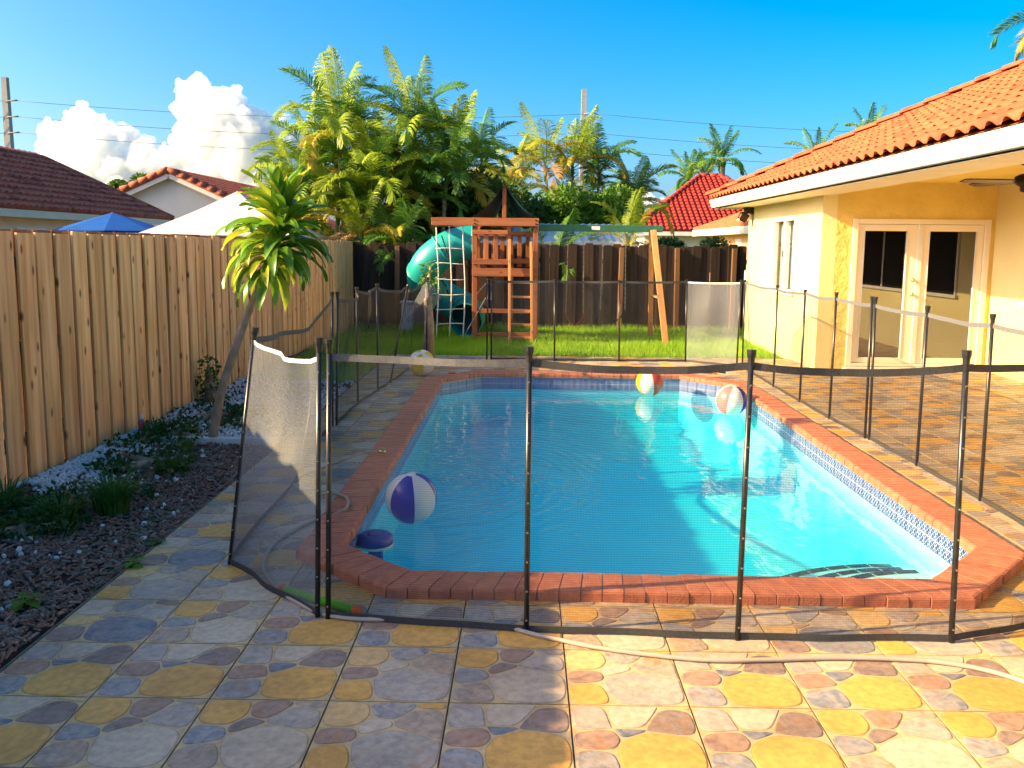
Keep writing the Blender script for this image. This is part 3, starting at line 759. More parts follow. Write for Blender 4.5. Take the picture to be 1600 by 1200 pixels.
part('porch_wall', M['stucco'], lambda b: b.b2(6.45, 6.65, .8, YD+.2, -.05, 2.62))
part('far_wall', M['stucco'], lambda b: b.b2(XW+.2, 12.2, YF-.2, YF, -.05, 2.62))
part('near_wall', M['stucco'], lambda b: b.b2(XW, 6.45, .6, .8, -.05, 2.62))
pw = part('porch_window', M['trim'], lambda b: (b.b2(6.40, 6.452, 7.15, 11.38, .97, 1.02), b.b2(6.425, 6.452, 7.2, 11.33, 2.28, 2.33), *[b.b2(6.425, 6.4515, y_-.025, y_+.025, 1.02, 2.28) for y_ in (7.225, 8.59, 9.95, 11.305)]))
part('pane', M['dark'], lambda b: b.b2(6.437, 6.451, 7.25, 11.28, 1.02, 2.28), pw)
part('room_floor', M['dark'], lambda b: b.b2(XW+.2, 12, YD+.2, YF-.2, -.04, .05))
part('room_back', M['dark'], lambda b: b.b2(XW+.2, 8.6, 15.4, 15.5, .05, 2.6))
part('porch_ceiling', M['ceiling'], lambda b: b.b2(XW+.12, 6.45, .8, YD, 2.60, 2.64))
part('porch_beam', M['soffit'], lambda b: b.b2(XW, XW+.12, .6, YD, 2.42, 2.64))
part('soffit', M['soffit'], lambda b: b.b2(XE+.1, XW, .2, YF, 2.415, 2.435))
part('far_soffit', M['soffit'], lambda b: b.b2(XE+.1, 12.8, YF, YF+.62, 2.415, 2.435))
# fascia with ogee gutter
GP = [(0, 2.44), (-.055, 2.44), (-.075, 2.47), (-.075, 2.50), (-.105, 2.545), (-.105, 2.585), (-.095, 2.588), (-.09, 2.55), (0, 2.55)]
def gut(mb):
    y0, y1 = .1, 16.93; L = len(GP); x = XE+.1
    mb.add([(x+a, y0, z) for a, z in GP]+[(x+a, y1, z) for a, z in GP], [(i, i+1, L+i+1, L+i) for i in range(L-1)]+[tuple(range(L)), tuple(range(2*L-1, L-1, -1))])
part('gutter', M['trim'], gut)
part('fascia', M['trim'], lambda b: b.b2(XE+.1, XE+.125, .1, 16.84, 2.418, 2.60))
part('far_fascia', M['trim'], lambda b: b.b2(XE+.126, 12.9, 16.815, 16.84, 2.418, 2.60))
# roof: deck, barrel tiles, hip caps
PT = .46; XR = 8.3; EZ = 2.595; YE = 16.97
roof = part('roof', M['terra_or'], lambda b: (b.add([(XE, .1, EZ), (XE, YE, EZ), (XR, YE-(XR-XE), EZ+(XR-XE)*PT), (XR, .1, EZ+(XR-XE)*PT)], [(0, 3, 2, 1)]),
     b.add([(XE, YE, EZ), (2*XR-XE, YE, EZ), (XR, YE-(XR-XE), EZ+(XR-XE)*PT)], [(0, 2, 1)]),
     b.add([(2*XR-XE, .1, EZ), (2*XR-XE, YE, EZ), (XR, YE-(XR-XE), EZ+(XR-XE)*PT), (XR, .1, EZ+(XR-XE)*PT)], [(0, 1, 2, 3)])))
def barrel(mb, T, w=.236, l=.38, h=.052, lift=.036, th=.014):
    pr = []
    for k in range(11):
        t = -1+2*k/10; a = abs(t)
        pr.append((t*w/2*1.04, h*math.cos(a/.72*math.pi/2) if a < .72 else h*.10*((a-.72)/.28)))
    vs = [T @ Vector((x, 0, z+lift)) for x, z in pr]+[T @ Vector((x, l, z+.006)) for x, z in pr]+[T @ Vector((x, .002, z+lift-th)) for x, z in pr]
    mb.add(vs, [(i, i+1, 12+i, 11+i) for i in range(10)]+[(22+i, 23+i, i+1, i) for i in range(10)])
nrm = Vector((-PT, 0, 1)).normalized(); upv = Vector((1, 0, PT)).normalized(); alo = Vector((0, -1, 0))
tm = MB(); barrel(tm, Matrix.Identity(4)); tile_me = tm.mesh('roof_tile', M['terra'], True)
cand = []
EXPO = .31; sl = math.sqrt(1+PT*PT)
for r in range(17):
    for c in range(72):
        yc = 16.86-c*.236; s = -.04+r*EXPO; xx = XE+s/sl
        if yc+.10 > YE-(xx-XE)-.06: continue
        p = Vector((xx, yc, EZ+(xx-XE)*PT))
        u, v, z = topx(p); vis = -50 < u < 1680 and -60 < v
        cand.append((0 if vis else 1, z, p))
cand.sort(key=lambda q: q[:2]); restt = MB()
for k, (hid, z, p) in enumerate(cand):
    T = Matrix((alo, upv, nrm)).transposed().to_4x4(); T.translation = p+nrm*.004
    if k < 300 and not hid:
        inst('roof_tile', tile_me, T @ Matrix.Rotation(rng.uniform(-.012, .012), 4, 'Z') @ Matrix.Rotation(rng.uniform(-.01, .01), 4, 'X'), roof)
    else: barrel(restt, T)
stuff(restt.obj('roof_tiling', M['terra'], roof, True))
hd = Vector((1, -1, PT)).normalized(); hn = Vector((0, 0, 1)); hn = (hn-hd*hn.dot(hd)).normalized(); hs_ = hd.cross(hn)
cap = MB(); barrel(cap, Matrix.Identity(4), .30, .44, .10, .035, .018); cap_me = cap.mesh('hip_tile', M['terra'], True)
for k in range(18):
    T = Matrix((hs_, hd, hn)).transposed().to_4x4(); T.translation = Vector((XE, YE, EZ+.035))+hd*(k*.38-.03)
    inst('hip_tile', cap_me, T, roof)
# window in the pool-side wall
win = part('window', M['trim'], lambda b: (b.b2(XW-.012, XW+.07, 13.36, 13.42, 1.0, 2.18), b.b2(XW-.012, XW+.07, 14.53, 14.59, 1.0, 2.18),
     b.b2(XW-.011, XW+.07, 13.42, 14.53, 2.12, 2.18), b.b2(XW-.011, XW+.07, 13.42, 14.53, 1.0, 1.05), b.b2(XW+.0, XW+.06, 13.93, 14.0, 1.05, 2.12), b.b2(XW-.04, XW-.0125, 13.33, 14.62, .97, 1.0)))
for a, b_ in ((13.42, 13.93), (14.0, 14.53)):
    part('pane', M['glass'], lambda b: b.b2(XW+.03, XW+.036, a, b_, 1.05, 2.12), win)
def cur(mb):
    for k in range(60):
        y0 = 13.42+1.11*k/60; y1 = 13.42+1.11*(k+1)/60
        xa = XW+.13+.014*math.sin(k*.9); xb = XW+.13+.014*math.sin((k+1)*.9)
        mb.add([(xa, y0, 1.05), (xb, y1, 1.05), (xb, y1, 2.14), (xa, y0, 2.14)], [(0, 1, 2, 3)])
part('curtain', M['curtain'], cur, win, True)
part('latch', M['blackplastic'], lambda b: b.b2(XW-.012, XW, 13.945, 13.975, 1.55, 1.65), win)
# French doors
dfr = part('door_frame', M['doorpaint'], lambda b: (b.b2(4.5, 4.575, YD-.025, YD+.1, .06, 2.105, .004), b.b2(6.31, 6.385, YD-.025, YD+.1, .06, 2.105, .004),
     b.b2(4.575, 6.31, YD-.024, YD+.1, 2.035, 2.105, .004), b.b2(4.575, 6.31, YD-.024, YD+.12, .061, .10, .003)))
def leaf(x0, x1, knob):
    a, c = x0+.085, x1-.085
    if knob: c = x1-.14
    d = part('door', M['doorpaint'], lambda b: (b.b2(x0, a, YD+.01, YD+.055, .105, 2.03, .003), b.b2(c, x1, YD+.01, YD+.055, .105, 2.03, .003),
        b.b2(a, c, YD+.0105, YD+.0545, 1.94, 2.03, .003), b.b2(a, c, YD+.0105, YD+.0545, .105, .18, .003)))
    part('pane', M['doorglass'], lambda b: b.b2(a, c, YD+.03, YD+.036, .18, 1.94), d)
    part('glazing_bead', M['trim'], lambda b: (b.b2(a-.001, a+.014, YD+.002, YD+.0295, .18, 1.94), b.b2(c-.014, c+.001, YD+.002, YD+.0295, .18, 1.94)), d)
    return d
d1 = leaf(4.58, 5.41, True); d2 = leaf(5.47, 6.305, False)
part('astragal', M['trim'], lambda b: b.b2(5.405, 5.475, YD-.008, YD+.05, .105, 2.03, .004), d1)
for z in (1.27, 1.07):
    mb = MB(); mb.lathe([(0, -.05), (.022, -.045), (.03, -.02), (.02, 0), (.012, .01), (.012, .03)], (0, 0, 0), 14)
    k = mb.obj('knob', M['brass'], d1, True)
    k.matrix_basis = Matrix.Translation((5.36, YD-.02, z)) @ Matrix.Rotation(R(-90), 4, 'X')
    k.scale = (1, 1, 1)
part('threshold', M['trim'], lambda b: b.b2(4.45, 6.43, YD-.16, YD-.026, -.02, .055, .006), house)
# small fittings on the house
sl_ = thing('security_light', 'dark security light under the far eave of the yellow house', 'lamp', (4.0, 16.0, 2.3))
part('bracket', M['bronze'], lambda b: b.b2(3.93, 4.075, 15.86, 16.02, 2.30, 2.412, .008), sl_)
part('lamp_head', M['bronze'], lambda b: b.box((3.90, 15.9, 2.24), (.16, .14, .15), Euler((0, .5, 0)).to_matrix(), .02), sl_)
part('lens', M['white_v'], lambda b: b.box((3.83, 15.9, 2.225), (.02, .11, .11), Euler((0, .5, 0)).to_matrix(), .004), sl_)
ob = MB(); ob.b2(4.02, 4.077, 16.02, 16.14, 1.08, 1.28, .01); tag(ob.obj('outlet_box', M['trim']), 'small white outlet box on the yellow wall near the far corner', 'outlet box')
fan = thing('ceiling_fan', 'dark brown ceiling fan hanging under the porch roof', 'ceiling fan', (5.08, 9.1, 2.6))
mb = MB(); mb.lathe([(.0, 2.60), (.065, 2.60), (.06, 2.56), (.014, 2.545), (.014, 2.47), (.05, 2.465), (.10, 2.44), (.11, 2.40), (.09, 2.36), (.05, 2.335), (.045, 2.29), (.0, 2.275)], (5.08, 9.1, 0), 24)
mb.obj('motor', M['bronze'], fan, True)
for k in range(5):
    a = R(183+72*k); mb = MB(); pts = [(.13, -.045), (.30, -.062), (.60, -.066), (.66, -.045), (.66, .045), (.60, .066), (.30, .062), (.13, .045)]
    rm = Matrix.Rotation(a, 3, 'Z') @ Matrix.Rotation(R(11), 3, 'X'); n8 = len(pts)
    mb.add([rm @ Vector((x, y, z))+Vector((5.08, 9.1, 2.385)) for z in (0, .012) for x, y in pts], [tuple(range(n8-1, -1, -1)), tuple(range(n8, 2*n8))]+[(i, (i+1) % n8, n8+(i+1) % n8, n8+i) for i in range(n8)])
    mb.obj('blade', M['fanwood'], fan)

# ================================================================== POOL SAFETY FENCE (six removable sections)
GRP = 'black mesh pool safety fence sections'
def band_strip(mb, P, h, t=.004):
    for i in range(len(P)-1):
        a, b = P[i], P[i+1]; d = (b-a); d.z = 0; nn = Vector((-d.y, d.x, 0)).normalized()*t/2; hz = Vector((0, 0, h))
        vs = [a-nn, b-nn, b-nn+hz, a-nn+hz, a+nn, b+nn, b+nn+hz, a+nn+hz]
        mb.add(vs, [(0, 1, 2, 3), (5, 4, 7, 6), (3, 2, 6, 7), (1, 0, 4, 5)])
def panel(sec, p0, p1, sag=.03, bil=.03, mt='mesh', bnd='band', seed=0, low=.018, sag2=None):
    b0, t0 = [Vector(q) for q in p0]; b1, t1 = [Vector(q) for q in p1]
    f0 = (1.2)/max(t0.z-b0.z, .1); f1 = 1.2/max(t1.z-b1.z, .1); t0 = b0.lerp(t0, min(f0, .97)); t1 = b1.lerp(t1, min(f1, .97))
    nx, ny = 14, 8; d = (b1-b0); d.z = 0; L = d.length; nn = Vector((-d.y, d.x, 0)).normalized()
    vs = []; uv = []
    for j in range(ny+1):
        v = j/ny
        for i in range(nx+1):
            u = i/nx; lo = b0.lerp(b1, u)+Vector((0, 0, low)); hi = t0.lerp(t1, u)
            s = 4*u*(1-u) if sag2 is None else (u/sag2 if u < sag2 else (1-u)/(1-sag2))
            hi = hi-Vector((0, 0, sag*s)); p = lo.lerp(hi, v)
            e = math.sin(math.pi*u)
            p += nn*(bil*e*noise.noise((u*2.3+seed*7.1, v*1.7, seed))*2*(.35+v))
            vs.append(p); uv.append((u*L, v*1.18))
    mb = MB(); mb.add(vs, [(j*(nx+1)+i, j*(nx+1)+i+1, (j+1)*(nx+1)+i+1, (j+1)*(nx+1)+i) for j in range(ny) for i in range(nx)])
    me = mb.mesh('mesh_panel', M[mt], True); ul = me.uv_layers.new(name='UVMap'); li = [l.vertex_index for l in me.loops]
    ul.data.foreach_set('uv', [c for k in li for c in uv[k]])
    o = bpy.data.objects.new('mesh_panel', me); _link(o, sec)
    mb = MB(); band_strip(mb, [vs[ny*(nx+1)+i]-Vector((0, 0, .012)) for i in range(nx+1)], .032 if bnd != 'edging' else .02); mb.obj('top_border', M[bnd], o)
    mb = MB(); band_strip(mb, [vs[i]-Vector((0, 0, .012)) for i in range(nx+1)], .03); mb.obj('bottom_border', M['band'], o)
def post(sec, b, t, r=.0125, screws=False):
    b = Vector(b); t = Vector(t); mb = MB(); mb.tube([b-Vector((0, 0, .02)), b.lerp(t, .955)], r, 10); o = mb.obj('post', M['blackpole'], sec, True)
    mb = MB(); q = b.lerp(t, .95); mb.tube([q, b.lerp(t, .97), b.lerp(t, .985), t], [r*1.12, r*1.2, r*1.6, r*1.65], 10); mb.obj('cap', M['blackplastic'], o)
    if screws:
        for k in range(9):
            q = b.lerp(t, .05+.104*k); mb = MB(); mb.tube([q+Vector((0, -r*.9, 0)), q+Vector((0, -r*1.25, 0))], .0042, 6); mb.obj('screw', M['screw'], o)
def section(label, posts, spans, loc, screws=False):
    s = thing('pool_safety_fence', label, 'pool fence', loc, GRP)
    for b, t in posts: post(s, b, t, screws=screws)
    for k, (i, j, kw) in enumerate(spans): panel(s, posts[i], posts[j], seed=k+round(loc[1]), **kw)
    return s
Fp = [((-.885, 3.775, 0), (-.858, 3.785, 1.285)), ((.02, 3.66, 0), (.02, 3.68, 1.272)), ((.94, 3.62, 0), (.957, 3.66, 1.272)), ((1.87, 3.63, 0), (1.862, 3.67, 1.278)), ((2.76, 3.97, 0), (2.76, 3.99, 1.27))]
front = section('black mesh fence section standing in front of the pool nearest the viewer', Fp,
    [(0, 1, dict(sag=.008, bil=.05, bnd='band_pale')), (1, 2, dict(sag=.025, bil=.03)), (2, 3, dict(sag=.03, bil=.03)), (3, 4, dict(sag=.02, bil=.03))], (.9, 3.65, 0), True)
Np = [((-.937, 3.79, 0), (-.905, 3.795, 1.29)), ((-1.56, 4.43, 0), (-1.385, 4.43, 1.27)), ((-1.80, 8.0, 0), (-1.78, 8.0, 1.26))]
nl = section('slack mesh fence section bent round the near left pool corner', Np,
    [(0, 1, dict(sag=.055, bil=.09, mt='mesh_pale', bnd='edging')), (1, 2, dict(sag=.20, bil=.12, sag2=.7))], (-1.4, 5, 0), True)
Lp = [((-1.765, 8.02, 0), (-1.735, 8.03, 1.26)), ((-1.77, 9.1, 0), (-1.77, 9.12, 1.25)), ((-1.70, 9.95, 0), (-1.70, 9.97, 1.25)), ((-1.66, 10.6, 0), (-1.46, 10.85, 1.2)), ((-1.47, 12.9, 0), (-1.45, 12.9, 1.22))]
fl = section('leaning mesh fence section left of the pool near the yellow ball', Lp,
    [(0, 1, dict(sag=.06, bil=.06)), (1, 2, dict(sag=.04, bil=.05)), (2, 3, dict(sag=.05, bil=.06, mt='mesh')), (3, 4, dict(sag=.12, bil=.10, mt='mesh'))], (-1.65, 10, 0))
mb = MB(); fv = [(-1.46, 12.88, 1.2), (-1.22, 12.8, .96), (-1.52, 12.84, .52), (-1.80, 12.86, .56), (-1.40, 12.6, .95)]
mb.add(fv, [(0, 4, 3), (0, 1, 4), (1, 2, 4), (2, 3, 4)]); me = mb.mesh('loose_flap', M['mesh_pale']); ul = me.uv_layers.new(name='UVMap')
for l in me.loops: ul.data[l.index].uv = (fv[l.vertex_index][0], fv[l.vertex_index][2])
o = bpy.data.objects.new('loose_flap', me); _link(o, fl)
Bp = [((-.50, 12.86, 0), (-.50, 12.86, 1.2)), ((.44, 12.8, 0), (.43, 12.85, 1.21)), ((1.4, 12.83, 0), (1.38, 12.85, 1.21)), ((2.39, 12.87, 0), (2.37, 12.88, 1.22)), ((3.03, 12.37, 0), (3.04, 12.37, 1.24)), ((-.565, 12.86, 0), (-.55, 12.86, 1.21))]
bk = section('mesh fence section behind the pool in front of the lawn', Bp,
    [(0, 1, dict(sag=.01, bil=.03)), (1, 2, dict(sag=.01, bil=.03)), (2, 3, dict(sag=.01, bil=.03)), (3, 4, dict(sag=.01, bil=.03, mt='mesh_pale', bnd='edging'))], (1.2, 12.85, 0))
mb = MB(); mb.bar((-.88, 12.8, .40), (-.58, 12.82, .93), .05, .012, .003); mb.bar((-.72, 12.84, .98), (-.58, 12.84, 1.14), .03, .01, .002); mb.obj('gate_strap', M['band_pale'], bk)
Rf = [((3.085, 12.27, 0), (3.07, 12.27, 1.25)), ((3.05, 10.58, 0), (3.05, 10.6, 1.25)), ((3.05, 9.55, 0), (3.06, 9.58, 1.25)), ((3.05, 8.6, 0), (3.06, 8.62, 1.27)), ((3.075, 7.74, 0), (3.06, 7.73, 1.28))]
section('mesh fence section right of the pool beside the house window', Rf, [(k, k+1, dict(sag=.018, bil=.03, bnd='band_pale')) for k in range(4)], (3.05, 10, 0))
Rn = [((3.09, 7.68, 0), (3.065, 7.67, 1.28)), ((3.10, 6.75, 0), (3.06, 6.66, 1.27)), ((3.11, 5.8, 0), (3.07, 5.75, 1.28)), ((3.08, 4.8, 0), (3.07, 4.8, 1.27)), ((2.80, 4.0, 0), (2.80, 4.02, 1.27))]
section('mesh fence section right of the pool in front of the French doors', Rn, [(k, k+1, dict(sag=.02, bil=.03, bnd='band_pale')) for k in range(4)], (3.1, 6, 0))

# ================================================================== PLAYSET
ply = thing('wooden_playset', 'brown wooden play tower with teal tube slide and swing beam', 'playset', (-.35, 15.9, 0))
def pp(name, m, f, parent=ply, smooth=False):
    mb = MB(); f(mb); return mb.obj(name, m, parent, smooth)
YA, YB = 15.42, 16.45
for xx, yy in ((-.90, YA+.05), (.17, YA+.05), (-.90, YB), (.17, YB)):
    pp('post', M['cedar'], lambda b: b.b2(xx-.045, xx+.045, yy-.045, yy+.045, -.03, 2.03, .005))
bmx = pp('top_beam', M['cedar_x'], lambda b: b.b2(-1.66, .225, YA-.045, YA-.002, 2.03, 2.17, .004))
pp('top_beam', M['cedar_x'], lambda b: b.b2(-1.66, .225, YB+.05, YB+.09, 2.03, 2.17, .004))
for xx in (-.90, .17):
    for z in (2.07, 2.13):
        mb = MB(); mb.tube([(xx, YA-.044, z), (xx, YA-.058, z)], .014, 8); mb.obj('bolt', M['bronze'], bmx)
pp('side_beam', M['cedar'], lambda b: b.b2(-1.66, -1.615, YA, YB+.05, 2.03, 2.17, .004))
pp('deck_board', M['cedar_x'], lambda b: b.b2(-.945, .215, YA-.04, YA-.001, 1.15, 1.295, .004))
pp('deck', M['cedar_x'], lambda b: b.b2(-.85, .12, YA, YB, 1.20, 1.24))
pp('rail', M['cedar_x'], lambda b: b.b2(-.945, -.30, YA-.038, YA-.001, 1.36, 1.45, .004))
pp('rail', M['cedar_x'], lambda b: b.b2(-.945, -.32, YA-.038, YA-.001, 1.885, 1.96, .004))
for xx in (-.70, -.53): pp('slat', M['cedar'], lambda b: b.b2(xx-.042, xx+.042, YA+.0, YA+.022, 1.40, 1.92, .003))
pp('gate_post', M['cedar'], lambda b: b.b2(-.335, -.265, YA+.001, YA+.06, 1.24, 2.03, .004))
for z in (1.36, 1.86): pp('rail', M['cedar_x'], lambda b: b.b2(-.90, .17, YB-.08, YB-.05, z, z+.09, .004))
for k in range(6): pp('slat', M['cedar'], lambda b: b.b2(-.80+.16*k, -.72+.16*k, YB-.045, YB-.02, 1.3, 1.95, .003))
for z in (.50, .08): pp('cross_bar', M['cedar_x'], lambda b: b.b2(-.855, .125, YA+.02, YA+.06, z, z+.075, .004))
# ladder
lad = pp('ladder', M['legwood'], lambda b: (b.bar((-.27, 15.10, -.02), (-.285, 15.36, 1.80), .045, .07, .004), b.bar((.125, 15.10, -.02), (.09, 15.36, 1.76), .045, .07, .004)))
for k, z in enumerate((.10, .32, .55, .80, 1.05)):
    pp('rung', M['legwood'], lambda b: b.b2(-.25, .10, 15.13+z*.142, 15.20+z*.142, z-.018, z+.018, .003), lad)
# ridge post and canopy
for yy in (YA+.05, YB): pp('ridge_post', M['cedar'], lambda b: b.b2(-.42, -.35, yy-.03, yy+.03, 2.0, 2.72, .004))
pp('ridge_beam', M['cedar'], lambda b: b.b2(-.41, -.36, YA, YB+.05, 2.70, 2.745, .004))
for nm, x0, mt_ in (('canopy_sheet', -.96, 'tarp'), ('canopy_sheet', .20, 'tarpgreen')):
    mb = MB(); vs = []
    for j in range(7):
        yy = YA-.02+(YB-YA+.1)*j/6; pin = abs(j-3)/3
        for i in range(11):
            t = i/10; xx = -.385+(x0+.385)*t; z = 2.765+(2.185-2.765)*t-(.09+.34*(j/6)**1.3)*math.sin(math.pi*t)
            vs.append((xx, yy+(.0 if t < .01 else 0), z))
    m_ = len(vs); vs += [(x, y, z-.006) for x, y, z in vs]
    q = [(j*11+i, j*11+i+1, (j+1)*11+i+1, (j+1)*11+i) for j in range(6) for i in range(10)]
    mb.add(vs, q+[(d+m_, c+m_, b+m_, a+m_) for a, b, c, d in q]); mb.obj(nm, M[mt_], ply, True)
# rope net
nt_ = MB()
for xx in (-1.56, -1.33, -1.09): nt_.tube([(xx+.02*math.sin(z*3+xx), YA+.03, z) for z in [2.04-.2*k for k in range(11)]], .011, 6)
for k, z in enumerate((1.63, 1.37, 1.09, .82, .56, .30)): nt_.tube([(-1.59+.25*q, YA+.03, z+.01*math.sin(q*2+k)) for q in (0, .5, 1, 1.5, 2.05)], .009, 6)
nt_.obj('climbing_net', M['rope'], ply, True)
# spiral tube slide
sp = smooth_pts([(-.93, 15.95, 1.74), (-1.15, 15.95, 1.72), (-1.42, 15.93, 1.63), (-1.70, 15.93, 1.43), (-1.86, 16.05, 1.20), (-1.88, 16.35, .98), (-1.70, 16.65, .78), (-1.38, 16.72, .60), (-1.12, 16.55, .46), (-1.05, 16.2, .36), (-1.1, 15.9, .32)], 6)
sl2 = MB(); sl2.tube(sp, .31, 22, False); slide = sl2.obj('slide', M['tealplastic'], ply, True)
for k in (1, 14, 24, 36, 48):
    mb = MB(); t = (sp[k+1]-sp[k]).normalized()*.018; mb.tube([sp[k]-t, sp[k]-t*.6, sp[k]+t*.6, sp[k]+t], [.312, .332, .332, .312], 22, False); mb.obj('flange', M['tealplastic'], slide, True)
seam = MB()
def seam_pts(ph):
    out = []
    for k in range(len(sp)):
        t = (sp[min(k+1, len(sp)-1)]-sp[max(k-1, 0)]).normalized(); sd = t.cross(Vector((0, 0, 1))).normalized(); u2 = sd.cross(t)
        out.append(sp[k]+(sd*math.cos(ph)+u2*math.sin(ph))*.314)
    return out
ctr = seam_pts(R(18)); seam.tube(ctr, .012, 6); seam.obj('seam', M['blackplastic'], slide, True)
mb = MB(); mb.bar((-1.5, 15.58, 1.86), (-1.36, 15.58, 1.45), .03, .02, .003); mb.obj('slide_strap', M['blackplastic'], slide)
# swing beam and A-frame
sbm = pp('swing_beam', M['greenpaint'], lambda b: b.b2(.226, 2.46, 15.86, 15.945, 1.955, 2.075, .005))
pp('label_plate', M['label'], lambda b: b.b2(1.18, 1.33, 15.855, 15.8605, 1.985, 2.05), sbm)
pp('leg', M['legwood'], lambda b: b.bar((2.47, 15.18, -.03), (2.29, 15.86, 1.99), .105, .05, .005, (0, 1, 0)))
pp('leg', M['legwood'], lambda b: b.bar((2.40, 16.62, -.03), (2.27, 15.97, 1.97), .09, .045, .005, (0, 1, 0)))
pp('leg_brace', M['legwood'], lambda b: b.bar((2.37, 15.55, .80), (2.36, 16.26, .80), .07, .03, .003))
def swing(x0, x1, zb, m, label, tilt=0):
    s = thing('swing', label, 'swing', ((x0+x1)/2, 15.9, zb), 'strap swings under the green beam')
    mb = MB(); P = []
    for k in range(13):
        t = k/12; P.append(Vector((x0+(x1-x0)*t, 15.9+tilt*math.sin(t*3), zb+.20*(2*t-1)**2)))
    for i in range(12):
        a, b = P[i], P[i+1]; h = Vector((0, .07, 0)); z = Vector((0, 0, .012))
        mb.add([a-h, b-h, b+h, a+h, a-h-z, b-h-z, b+h-z, a+h-z], [(0, 1, 2, 3), (7, 6, 5, 4), (0, 4, 5, 1), (3, 2, 6, 7)])
    mb.obj('seat', M[m], s)
    for a, xt in ((P[0], x0+.02), (P[-1], x1-.02)):
        top = Vector((xt, 15.9, 1.955)); nl_ = 34; mb = MB()
        for k in range(nl_):
            p = a.lerp(top, k/nl_); q = a.lerp(top, (k+1.15)/nl_); w = Vector((.007, 0, 0)) if k % 2 else Vector((0, .007, 0))
            mb.tube([p-w, q-w], .0035, 5); mb.tube([p+w, q+w], .0035, 5)
        mb.obj('chain', M['chain'], s)
swing(.74, 1.06, .26, 'redseat', 'red strap swing hanging from the green beam near the tower')
swing(1.37, 1.82, .33, 'blackplastic', 'black strap swing hanging from the green beam near the end leg')

# ================================================================== TOYS, HOSE, FLOAT
def ball(label, loc, r, cols, rot, group='inflatable beach balls'):
    o = thing('beach_ball', label, 'beach ball', (loc[0], loc[1], loc[2]-r), group)
    seg, rings = 48, 24; mb = MB(); vs = [(0, 0, r)]
    for j in range(1, rings):
        a = math.pi*j/rings
        for k in range(seg):
            b = 2*math.pi*k/seg; g = 1-.006*(abs(math.cos(b*3))**14)
            vs.append((r*g*math.sin(a)*math.cos(b), r*g*math.sin(a)*math.sin(b), r*math.cos(a)))
    vs.append((0, 0, -r)); fs = []; ms = []; npan = len(cols)
    for k in range(seg):
        c = int(k/seg*npan); fs.append((0, 1+k, 1+(k+1) % seg)); ms.append(c)
        for j in range(rings-2): fs.append((1+j*seg+k, 1+(j+1)*seg+k, 1+(j+1)*seg+(k+1) % seg, 1+j*seg+(k+1) % seg)); ms.append(c)
        fs.append((1+(rings-2)*seg+k, len(vs)-1, 1+(rings-2)*seg+(k+1) % seg)); ms.append(c)
    T = Matrix.Translation(loc) @ Euler([R(q) for q in rot]).to_matrix().to_4x4()
    mb.add(vs, fs); mb.m = ms
    me = mb.mesh('ball_skin', [M[c] for c in cols], True)
    inst('skin', me, T, o)
    mb = MB(); mb.lathe([(0, r*1.012), (r*.16, r*1.004), (r*.19, r*.985)], seg=20); inst('end_cap', mb.mesh('end_cap', M[cols[1]], True), T, o)
RB = .172
ball('large blue and white beach ball floating near the front of the pool', (-.745, 5.62, WATER+RB-.012), RB, ['blue_v', 'white_v', 'blue_v', 'white_v', 'blue_v', 'white_v'], (8, 3, -15))
ball('yellow, white and red beach ball floating at the back of the pool', (1.56, 10.72, WATER+RB-.012), RB, ['blue_v', 'white_v', 'white_v', 'yellow_v', 'white_v', 'red_v'], (8, -3, -22))
ball('pink, white and blue beach ball floating by the right pool wall', (2.285, 9.5, WATER+RB-.012), RB, ['yellow_v', 'white_v', 'white_v', 'pink_v', 'white_v', 'blue_v'], (12, 5, 4))
ball('yellow and white beach ball lying on the patio beside the back left pool corner', (-1.34, 11.2, RB), RB, ['yellow_v', 'white_v', 'yellow_v', 'white_v', 'yellow_v', 'white_v'], (30, 14, -10))
fl2 = thing('chlorine_floater', 'round blue chlorine floater in the near left pool corner', 'pool floater', (-.90, 5.12, WATER))
mb = MB(); mb.lathe([(0, .06), (.03, .062), (.045, .055), (.05, .04), (.06, .05), (.085, .052), (.105, .035), (.11, .01), (.105, -.012), (.07, -.02), (0, -.02)], (-.90, 5.12, WATER+.03), 28); mb.obj('float_ring', M['floater'], fl2, True)
mb = MB(); mb.lathe([(.108, -.004), (.112, -.012), (.106, -.022), (.10, -.022)], (-.90, 5.12, WATER+.025), 28); mb.obj('rim', M['edging'], fl2, True)
mb = MB(); mb.lathe([(.045, -.02), (.045, -.16), (0, -.16)], (-.90, 5.12, WATER+.03), 18); mb.obj('basket', M['floater'], fl2, True)
tb_ = thing('foam_dart_tube', 'lime green foam toy tube with orange ends on the patio', 'toy', (-.96, 3.91, 0))
A, Bq = Vector((-1.15, 4.03, .03)), Vector((-.775, 3.81, .028)); dr = (Bq-A).normalized()
mb = MB(); mb.tube([A, Bq], .021, 14); mb.obj('body', M['foam'], tb_, True)
for p, s in ((A, -1), (Bq, 1)):
    mb = MB(); mb.tube([p-dr*s*.004, p+dr*s*.004, p+dr*s*.02, p+dr*s*.034], [.016, .0235, .024, .018], 12); mb.obj('end_cap', M['orange'], tb_, True)
wg = thing('water_toy', 'small red and yellow water toy lying on the back right coping', 'toy', (2.42, 11.25, .06))
cw = Vector((2.42, 11.25, .06))
mb = MB(); mb.tube([cw+Vector((-.13, 0, .05)), cw+Vector((-.10, 0, .05)), cw+Vector((0, 0, .05)), cw+Vector((.08, 0, .045))], [.02, .045, .05, .03], 12); mb.obj('tank', M['red_v'], wg, True)
mb = MB(); mb.box(cw+Vector((.05, -.01, .035)), (.10, .05, .06), None, .012); mb.obj('grip', M['yellowtoy'], wg)
